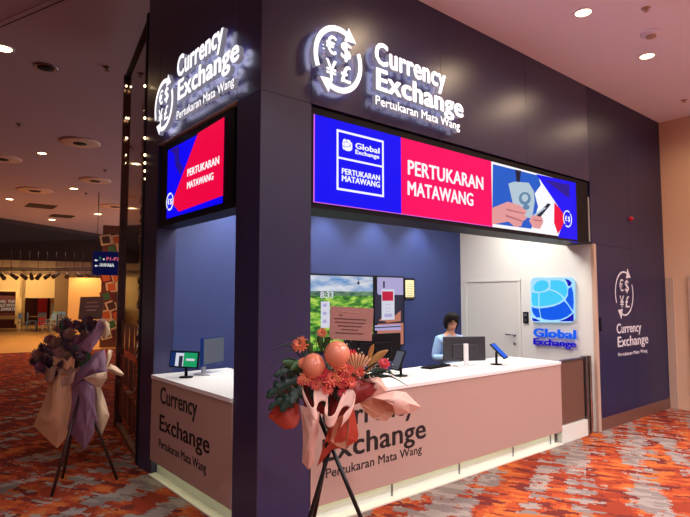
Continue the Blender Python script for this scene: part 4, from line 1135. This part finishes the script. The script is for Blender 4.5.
# ---- right bouquet
d0 = 3.2
base = on(330, 586, 2, 0)
fs = thing('flower_stand', base, 'orange and red congratulation bouquet on a black tripod before the front counter', 'flower stand')
feet = [on(390, 588, 2, 0), on(290, 584, 2, 0), on(305, 562, 2, 0)]
tops = [at(317, 412, 3.27), at(341, 412, 3.30), at(335, 415, 3.34)]
for f_, t_ in zip(feet, tops):
    mb = MB(); mb.tube([t_, f_ + Vector((0, 0, .004))], .013, 'easel_black', 10); link('leg', mb, fs)
mb = MB(); mb.tube([at(328, 446, 3.18), at(329, 442, 3.22)], .022, 'easel_black', 10); link('clamp', mb, fs)
mb = MB(); mb.tube([at(328, 448, 3.21), at(329, 380, 3.24), at(351, 325, 3.37)], .006, 'easel_black', 8); link('card_pole', mb, fs)
mb = MB(); mb.ell(at(330, 378, 3.38), .15, .10, .10, 'leaf_dark', 16, 12); link('floral_foam', mb, fs)
# card
ca = thing('t', (0, 0, 0), '', ''); bpy.data.objects.remove(ca)
A_ = at(330.5, 306, 3.28); B_ = at(373.5, 308.5, 3.34); C_ = at(371.5, 341, 3.34); D_ = at(329, 339, 3.28)
mb = MB(); mb.prism([A_, B_, C_, D_], (B_ - A_).cross(D_ - A_).normalized() * -1, .005, 'card_brown'); cd = link('greeting_card', mb, fs)
cu = (B_ - A_).normalized(); cv = (A_ - D_).normalized(); cn = cu.cross(cv)
if cn.dot(C - A_) < 0: cn = -cn
mb = MB()
for k, (a_, b_) in enumerate(((.3, .72), (.22, .3), (.1, .9), (.12, .88), (.2, .8), (.3, .7), (.15, .85))):
    y_ = .86 - k * .11
    mb.prism([A_ + cu * (a_ * .25) - cv * ((1 - y_) * .195) + cn * .001 + cv * z for z in (0,)] + [A_ + cu * (b_ * .25) - cv * ((1 - y_) * .195) + cn * .001, A_ + cu * (b_ * .25) - cv * ((1 - y_) * .195 + .004) + cn * .001, A_ + cu * (a_ * .25) - cv * ((1 - y_) * .195 + .004) + cn * .001], cn, .006, 'card_print_dark' if k else 'card_print')
link('printed_lines', mb, cd)
# paper sheets, back to front
def fold(name, out, cen, d, m, parent, seed=0, label=None):
    """creased paper: outline points and an inner point (px, py, depth offset), facets meeting at the crease point"""
    P = [at(x, y, d + z) for x, y, z in out]; c = at(cen[0], cen[1], d + cen[2]); mb = MB(); n_ = len(P)
    cv_ = mb.bm.verts.new(c); ov = [mb.bm.verts.new(p) for p in P]; mid = [mb.bm.verts.new(p.lerp(c, .5) + noise.noise_vector(p * 7 + Vector((seed, 0, 0))) * .02) for p in P]
    for k in range(n_):
        k2 = (k + 1) % n_; mb.face([cv_, mid[k], mid[k2]], m, True); mb.face([mid[k], ov[k], ov[k2]], m, False); mb.face([mid[k], ov[k2], mid[k2]], m, False)
    return link(name, mb, parent, solid=.0025, fixn=False)
def cp2(pts, sc, ox, oy): return [(ox + p[0] / sc, oy + p[1] / sc, p[2] if len(p) > 2 else 0) for p in pts]
def ribbon(name, edge, drop, d, m, parent, near=.10, pull=.5):
    """wavy strip of paper: its upper edge winds back and forth, the strip hangs down from it"""
    ys = [e[1] for e in edge]; y0, y1 = min(ys), max(ys); E_ = spl([(x, y, 0) for x, y in edge], 60); cx_ = sum(e[0] for e in edge) / len(edge); rows = []
    for i in range(9):
        t = i / 8; r_ = []
        for e in E_:
            back = (y1 - e.y) / (y1 - y0) * near * (1 - t * .45)
            r_.append(at(e.x + (cx_ - e.x) * t * t * .18, e.y + drop * t + (y1 - e.y) * t * pull * .5, d - near * .6 + back))
        rows.append(r_)
    mb = MB(); mb.grid(rows, m); return link(name, mb, parent, solid=.004, fixn=False)
S = lambda name, rows, m, seed, **k: sheet(name, rows, d0, m, fs, seed=seed, **k)
S('wrapping_paper', [[(296, 384, .1), (282, 392, .06), (268, 417, .05)], [(298, 400, .05), (285, 412, 0), (276, 424, .02)], [(300, 418, .02), (294, 428, -.02), (284, 430, 0)]], 'paper_red', 1)
a3 = (6.08, 340, 340); a2 = (5.11, 295, 370)
fold('wrapping_paper', cp2([(110, 180, .02), (240, 228, .03), (285, 290, .05), (280, 315, .04), (200, 352, .02), (180, 330, .03), (200, 270, .03), (135, 245, .02)], *a3), (340 + 225 / 6.08, 340 + 262 / 6.08, -.04), d0, 'paper_blush', fs, 2)
fold('wrapping_paper', cp2([(185, 347, .02), (330, 308, .04), (400, 318, .08), (490, 405, .12), (430, 445, .1), (335, 457, .05), (320, 395, -.01), (270, 370, 0)], *a3), (340 + 330 / 6.08, 340 + 372 / 6.08, -.02), d0, 'paper_blush', fs, 3)
fold('wrapping_paper', cp2([(118, 382, 0), (190, 348, .01), (270, 368, .02), (320, 398, .03), (336, 440, .04), (280, 495, .03), (200, 476, .02), (150, 432, .01)], *a3), (340 + 225 / 6.08, 340 + 420 / 6.08, .05), d0, 'paper_tan', fs, 4)
fold('wrapping_paper', cp2([(95, 183, .02), (112, 228, .0), (140, 245, .01), (200, 250, .02), (237, 262, .02), (226, 300, 0), (190, 342, -.02), (130, 377, -.03), (70, 400, -.03), (20, 490, -.03), (-60, 520, -.02), (-50, 420, -.02), (10, 320, -.02), (45, 240, 0)], *a3), (340 + 105 / 6.08, 340 + 310 / 6.08, -.09), d0, 'paper_dark_red', fs, 5)
fold('wrapping_paper', cp2([(200, 235, -.02), (250, 205, -.03), (300, 190, -.02), (325, 330, 0), (318, 362, 0), (262, 395, -.02), (190, 405, -.02), (112, 496, .02), (150, 372, 0), (178, 290, 0)], *a2), (295 + 235 / 5.11, 370 + 330 / 5.11, -.07), d0, 'paper_red', fs, 6)
fold('wrapping_paper', cp2([(205, 250, -.07), (240, 232, -.08), (277, 240, -.07), (276, 300, -.06), (262, 406, -.05), (215, 390, -.05), (180, 362, -.05)], *a2), (295 + 235 / 5.11, 370 + 310 / 5.11, -.03), d0, 'paper_tan', fs, 7)
fold('wrapping_paper', cp2([(25, 180, -.03), (75, 195, -.08), (125, 215, -.07), (120, 300, -.05), (102, 400, -.04), (95, 480, -.02), (70, 510, -.02), (36, 470, 0), (42, 380, -.02), (40, 290, -.03)], *a2), (295 + 78 / 5.11, 370 + 330 / 5.11, -.11), d0, 'paper_blush', fs, 8)
ribbon('ruffled_paper', [(295 + x / 5.11, 370 + y / 5.11) for x, y in ((35, 85), (62, 150), (84, 190), (100, 180), (96, 120), (108, 74), (140, 62), (162, 90), (164, 150), (152, 205), (172, 238), (204, 222), (228, 160), (255, 108), (290, 98), (308, 128), (292, 178), (262, 212), (246, 236))], 11, d0 - .10, 'paper_blush', fs, .13, .45)
fold('wrapping_paper', [(298, 380, .06), (330, 374, .1), (356, 380, .08), (352, 402, .04), (342, 420, .02), (330, 418, .03), (318, 412, .03), (306, 412, .04)], (326, 396, .0), d0 + .03, 'paper_dark_red', fs, 12)
for x0_, y0_, x1_, y1_ in ((310, 384, 318, 404), (322, 382, 326, 408), (334, 384, 340, 402)):
    leaf(fs, at(x0_, y0_, 3.18), at(x1_, y1_, 3.17), .03, .0, 'leaf_dark', side=(at(x1_, y1_, 3.16) - at(x0_, y0_, 3.2)).cross(C - at(330, 370, 3.2)))
# flowers
FLW = [(301, 345, 9, 'petal_orange'), (297, 345, 6, 'petal_coral'), (322, 333, 5.5, 'petal_orange'), (307, 377, 8, 'petal_orange'), (331, 379, 9, 'petal_coral'), (341, 366, 8, 'petal_orange'), (352, 356, 7, 'petal_red'), (350, 382, 7, 'petal_coral'), (384, 364, 6.5, 'petal_red'), (322, 374, 8.5, 'petal_red'), (327, 389, 7, 'petal_coral'), (343, 393, 6, 'petal_red'), (338, 376, 7, 'petal_orange'), (316, 385, 6, 'petal_coral'), (360, 372, 5.5, 'petal_coral'), (304, 363, 6, 'petal_orange'), (348, 370, 6, 'petal_coral')]
view = (C - at(330, 370, d0)).normalized()
rf_ = random.Random(21)
for k in range(26):
    a_ = rf_.uniform(0, 6.28); q_ = rf_.uniform(.2, 1) ** .6
    FLW.append((328 + 30 * q_ * math.cos(a_), 377 + 11 * q_ * math.sin(a_) - 3 * abs(math.cos(a_)), rf_.uniform(4, 6.5), rf_.choice(['petal_coral', 'petal_red', 'petal_orange', 'petal_coral'])))
for k, (px, py, r_, m_) in enumerate(FLW):
    c = at(px, py, d0 - .04 + (.03 if py < 360 else -.03)); n_ = view + Vector((random.uniform(-.5, .5), random.uniform(-.5, .5), random.uniform(.0, .6)))
    flower(fs, c, n_, r_ * d0 / F, m_, 'petal_centre')
    mb = MB(); mb.tube([c, c.lerp(at(330, 395, 3.26), .5) + Vector((0, 0, .01)), at(330, 395, 3.26)], .003, 'leaf_green', 6); link('stem', mb, fs)
def bal(px, py, r_, name='balloon'):
    c = at(px, py, 3.13); rr = r_ * 3.13 / F; mb = MB()
    mb.ell(c, rr, rr, rr * 1.06, 'balloon_peach', 28, 20, fn=lambda p: Vector((p.x * (1 - .12 * max(0, -p.z / rr)), p.y * (1 - .12 * max(0, -p.z / rr)), p.z)))
    b_ = link(name, mb, fs); b_['label'] = 'smooth round peach balloon'
    mb = MB(); mb.tube([c - Vector((0, 0, rr)), c - Vector((0, 0, rr + .015))], [.004, .009], 'balloon_peach', 10); link('balloon_knot', mb, b_)
bal(313.5, 366, 12); bal(337, 354.5, 13)
# dried fan
mb = MB(); c = at(356, 376, 3.14)
for k in range(9):
    a_ = R(50 + k * 10); tip = c + (Vector((math.sin(TH), -math.cos(TH), 0)) * math.cos(a_) + Z3 * math.sin(a_)) * .12
    s_ = Vector((math.sin(TH), -math.cos(TH), 0)) * .009
    mb.grid([[c - s_ * .2, c + view * .004, c + s_ * .2], [tip - s_, tip + view * .01, tip + s_], [tip + (tip - c) * .12 - s_ * .1, tip + (tip - c) * .12, tip + (tip - c) * .12 + s_ * .1]], 'dried_fan')
link('dried_palm_fan', mb, fs, solid=.001, fixn=False)
for px0, py0, px1, py1, w, m_, lb in ((366, 372, 388, 350, .022, 'leaf_gold', 0), (368, 366, 374, 344, .014, 'leaf_gold', 0), (303, 378, 266, 398, .055, 'leaf_dark', 1), (300, 372, 274, 376, .04, 'leaf_dark', 1), (305, 390, 280, 412, .05, 'leaf_dark', 1), (302, 386, 291, 404, .04, 'leaf_grey', 1), (304, 372, 282, 362, .03, 'leaf_green', 0), (312, 358, 306, 340, .02, 'leaf_green', 0), (300, 392, 268, 410, .035, 'leaf_dark', 1), (322, 352, 318, 336, .018, 'leaf_green', 0), (325, 350, 330, 337, .018, 'leaf_green', 0), (305, 366, 290, 370, .03, 'leaf_green', 0), (345, 372, 352, 362, .02, 'leaf_green', 0), (370, 376, 392, 372, .018, 'leaf_grey', 0)):
    leaf(fs, at(px0, py0, 3.2), at(px1, py1, 3.16), w, .02, m_, side=(at(px1, py1, 3.16) - at(px0, py0, 3.2)).cross(view), lobes=lb)
for P in ([(306, 362), (292, 350), (276, 356)], [(306, 360), (294, 344), (279, 346)], [(308, 358), (300, 340), (286, 338)], [(305, 366), (288, 358), (270, 368)], [(306, 370), (286, 366), (268, 380)], [(364, 376), (384, 372), (402, 378)], [(364, 378), (388, 376), (408, 386)], [(362, 372), (380, 362), (398, 368)], [(300, 376), (286, 372), (272, 386)], [(318, 356), (316, 340), (312, 330)], [(322, 352), (325, 336), (322, 328)], [(304, 362), (290, 346), (272, 350)]):
    blade(fs, [at(x, y, 3.2 - .03 * i) for i, (x, y) in enumerate(P)], .006, 'leaf_dark')
mb = MB(); rnd = random.Random(5)
for k in range(70):
    q = at(362 + rnd.gauss(0, 12), 366 + rnd.gauss(0, 7), 3.2 + rnd.uniform(-.04, .1)); mb.tube([at(352, 388, 3.22), q], .0008, 'leaf_grey', 4); mb.ell(q, .005, .005, .005, 'baby_breath', 6, 5)
for k in range(60):
    q = at(322 + rnd.gauss(0, 14), 362 + rnd.gauss(0, 12), 3.2 + rnd.uniform(0, .08)); mb.ell(q, .006, .006, .006, rnd.choice(['leaf_green', 'leaf_dark', 'petal_centre']), 6, 5)
    mb.tube([at(330, 388, 3.24), q], .0008, 'leaf_green', 4)
o_ = link('filler_sprigs', mb, fs); o_['kind'] = 'stuff'

# ---- left bouquet
d1 = 4.95
fl = thing('flower_stand', Vector((-.6, 2.1, 0)), 'mauve and dark purple bouquet on a brown tripod in the hall entrance', 'flower stand')
ft = [on(51.5, 497, 2, 0), on(117, 479.5, 2, 0), on(62.3, 478.6, 2, 0)]
tp = [at(80, 395, 4.9), at(84, 395, 4.95), at(80, 392, 5.0)]
for f_, t_ in zip(ft, tp):
    mb = MB(); mb.tube([t_, f_ + Vector((0, 0, .005))], .014, 'easel_brown', 10); link('leg', mb, fl)
mb = MB(); mb.tube([at(81, 398, 4.95), at(84, 350, 4.98), at(92, 310, 5.02)], .007, 'easel_brown', 8); link('card_pole', mb, fl)
mb = MB(); mb.ell(at(70, 350, 5.16), .17, .10, .15, 'petal_purple', 16, 12); link('floral_foam', mb, fl)
A_ = at(80.5, 297, 5.0); B_ = at(104, 296.5, 5.03); C_ = at(102, 319, 5.0); D_ = at(78, 319.5, 4.97)
mb = MB(); mb.prism([A_, B_, C_, D_], (B_ - A_).cross(D_ - A_).normalized(), .006, 'card_dark'); cd2 = link('greeting_card', mb, fl)
cu = (B_ - A_).normalized(); cv = (A_ - D_).normalized(); cn = cu.cross(cv)
if cn.dot(C - A_) < 0: cn = -cn
mb = MB()
for k, (a_, b_) in enumerate(((.3, .75), (.25, .8), (.3, .7))):
    q = A_ - cv * (.05 + k * .035); mb.prism([q + cu * a_ * .21, q + cu * b_ * .21, q + cu * b_ * .21 - cv * .008, q + cu * a_ * .21 - cv * .008], cn, .008, 'card_print')
link('printed_lines', mb, cd2)
b4 = (6.467, 25, 310); b5 = (5.743, 25, 370)
def f4(pts, cen, m, seed): fold('wrapping_paper', cp2(pts, *b4), (25 + cen[0] / 6.467, 310 + cen[1] / 6.467, cen[2]), d1, m, fl, seed)
def f5(pts, cen, m, seed): fold('wrapping_paper', cp2(pts, *b5), (25 + cen[0] / 5.743, 370 + cen[1] / 5.743, cen[2]), d1, m, fl, seed)
f5([(400, 60, .1), (440, 112, .1), (462, 180, .11), (485, 262, .12), (440, 380, .1), (398, 350, .08), (395, 200, .08)], (435, 240, .04), 'paper_cream2', 11)
f5([(150, 30, .04), (190, 10, 0), (262, 90, 0), (272, 180, 0), (240, 330, 0), (252, 372, .02), (185, 450, .02), (118, 386, .02), (50, 322, .06), (78, 250, .05), (110, 180, .05)], (185, 240, -.10), 'paper_kraft', 12)
f5([(268, 90, 0), (310, 50, -.04), (350, 50, -.05), (402, 92, -.02), (402, 200, -.01), (396, 370, 0), (342, 458, -.01), (300, 410, 0), (235, 338, .02), (262, 250, 0), (268, 180, 0)], (325, 260, -.12), 'paper_mauve', 13)
f5([(312, 120, -.11), (350, 70, -.12), (396, 98, -.06), (398, 200, -.05), (425, 318, -.02), (380, 260, -.1), (352, 332, -.12), (330, 220, -.13)], (362, 160, -.17), 'paper_mauve', 14)
f4([(535, 400, 0), (515, 250, .04), (450, 275, .06), (420, 310, .02), (350, 380, -.02), (300, 450, -.02), (320, 490, -.04), (380, 440, -.08), (460, 420, -.08)], (430, 370, -.16), 'paper_mauve', 15)
f4([(535, 255, -.02), (566, 262, 0), (556, 310, 0), (540, 350, -.02), (522, 378, -.06), (528, 310, -.06)], (540, 305, -.09), 'paper_cream2', 16)
f4([(525, 380, -.06), (555, 350, -.03), (600, 372, 0), (642, 415, .02), (622, 427, 0), (560, 412, -.04)], (575, 388, -.09), 'paper_cream2', 17)
f4([(375, 440, -.1), (450, 412, -.12), (532, 398, -.08), (532, 440, -.08), (492, 503, -.08), (458, 494, -.1), (410, 462, -.1)], (480, 440, -.15), 'paper_cream2', 18)
f4([(480, 60, -.04), (440, 110, -.05), (355, 222, -.06), (360, 250, -.08), (415, 277, -.07), (460, 220, -.05), (500, 160, -.02), (512, 90, -.02)], (430, 165, -.10), 'paper_mauve', 19)
f4([(478, 60, -.03), (512, 54, -.02), (545, 88, .02), (552, 150, .05), (520, 192, .04), (500, 160, .0), (508, 95, -.01)], (525, 110, -.06), 'paper_cream2', 20)
for k, pts in enumerate((((60, 330), (80, 300), (120, 290), (150, 320), (130, 350), (160, 380), (200, 350)), ((200, 270), (240, 252), (262, 275), (250, 310), (275, 330), (300, 300), (320, 320)), ((215, 350), (235, 335), (280, 350), (322, 380), (300, 420), (250, 430), (236, 452)), ((100, 270), (150, 240), (200, 235), (230, 250), (215, 290), (180, 300)))):
    ribbon('ruffled_paper', [(25 + x / 6.467, 310 + y / 6.467) for x, y in pts], 9 if k else 14, d1 - .06 * (k % 3), 'paper_kraft' if k % 2 else 'paper_tan2', fl, .12, .4)
rnd = random.Random(12)
view = (C - at(65, 345, d1)).normalized()
for k, (px, py) in enumerate(((48, 350), (56, 342), (64, 334), (72, 328), (80, 326), (88, 330), (60, 352), (70, 344), (78, 340), (44, 360), (52, 360), (68, 356), (76, 354), (84, 346), (62, 366), (74, 366), (58, 330), (66, 324), (40, 366), (88, 322), (94, 326), (38, 354), (42, 348), (50, 340), (46, 368), (54, 374), (86, 336), (92, 334), (54, 348), (66, 346), (34, 362), (70, 334), (82, 356))):
    flower(fl, at(px, py, d1 - .05 + rnd.uniform(-.04, .06)), view + Vector((rnd.uniform(-.6, .6), rnd.uniform(-.6, .6), rnd.uniform(0, .8))), rnd.uniform(5, 7.5) * d1 / F, ['petal_purple', 'petal_brown', 'petal_purple', 'petal_plum', 'petal_purple'][k % 5], 'petal_centre')
for px0, py0, px1, py1, w, m_ in ((82, 370, 76, 346, .03, 'leaf_green'), (84, 370, 90, 352, .03, 'leaf_green'), (70, 350, 60, 322, .03, 'leaf_dark'), (64, 360, 38, 346, .035, 'leaf_dark'), (60, 364, 34, 368, .03, 'leaf_dark'), (80, 350, 86, 330, .03, 'leaf_dark'), (72, 340, 66, 318, .03, 'petal_purple'), (82, 334, 74, 320, .03, 'petal_purple'), (86, 360, 92, 340, .03, 'leaf_dark')):
    leaf(fl, at(px0, py0, d1), at(px1, py1, d1 - .06), w, .02, m_, side=(at(px1, py1, d1) - at(px0, py0, d1)).cross(view))

# ================================================================== LIGHT
w = bpy.data.worlds.new('world'); scene.world = w; w.use_nodes = True
w.node_tree.nodes['Background'].inputs[0].default_value = (.60, .52, .57, 1); w.node_tree.nodes['Background'].inputs[1].default_value = 1.5
scene.view_settings.view_transform = 'Standard'; scene.view_settings.look = 'None'; scene.view_settings.gamma = 1; scene.view_settings.use_curve_mapping = False
scene.view_settings.exposure = 0.0
scene.cycles.use_denoising = True
scene.cycles.max_bounces = 8; scene.cycles.sample_clamp_indirect = 4
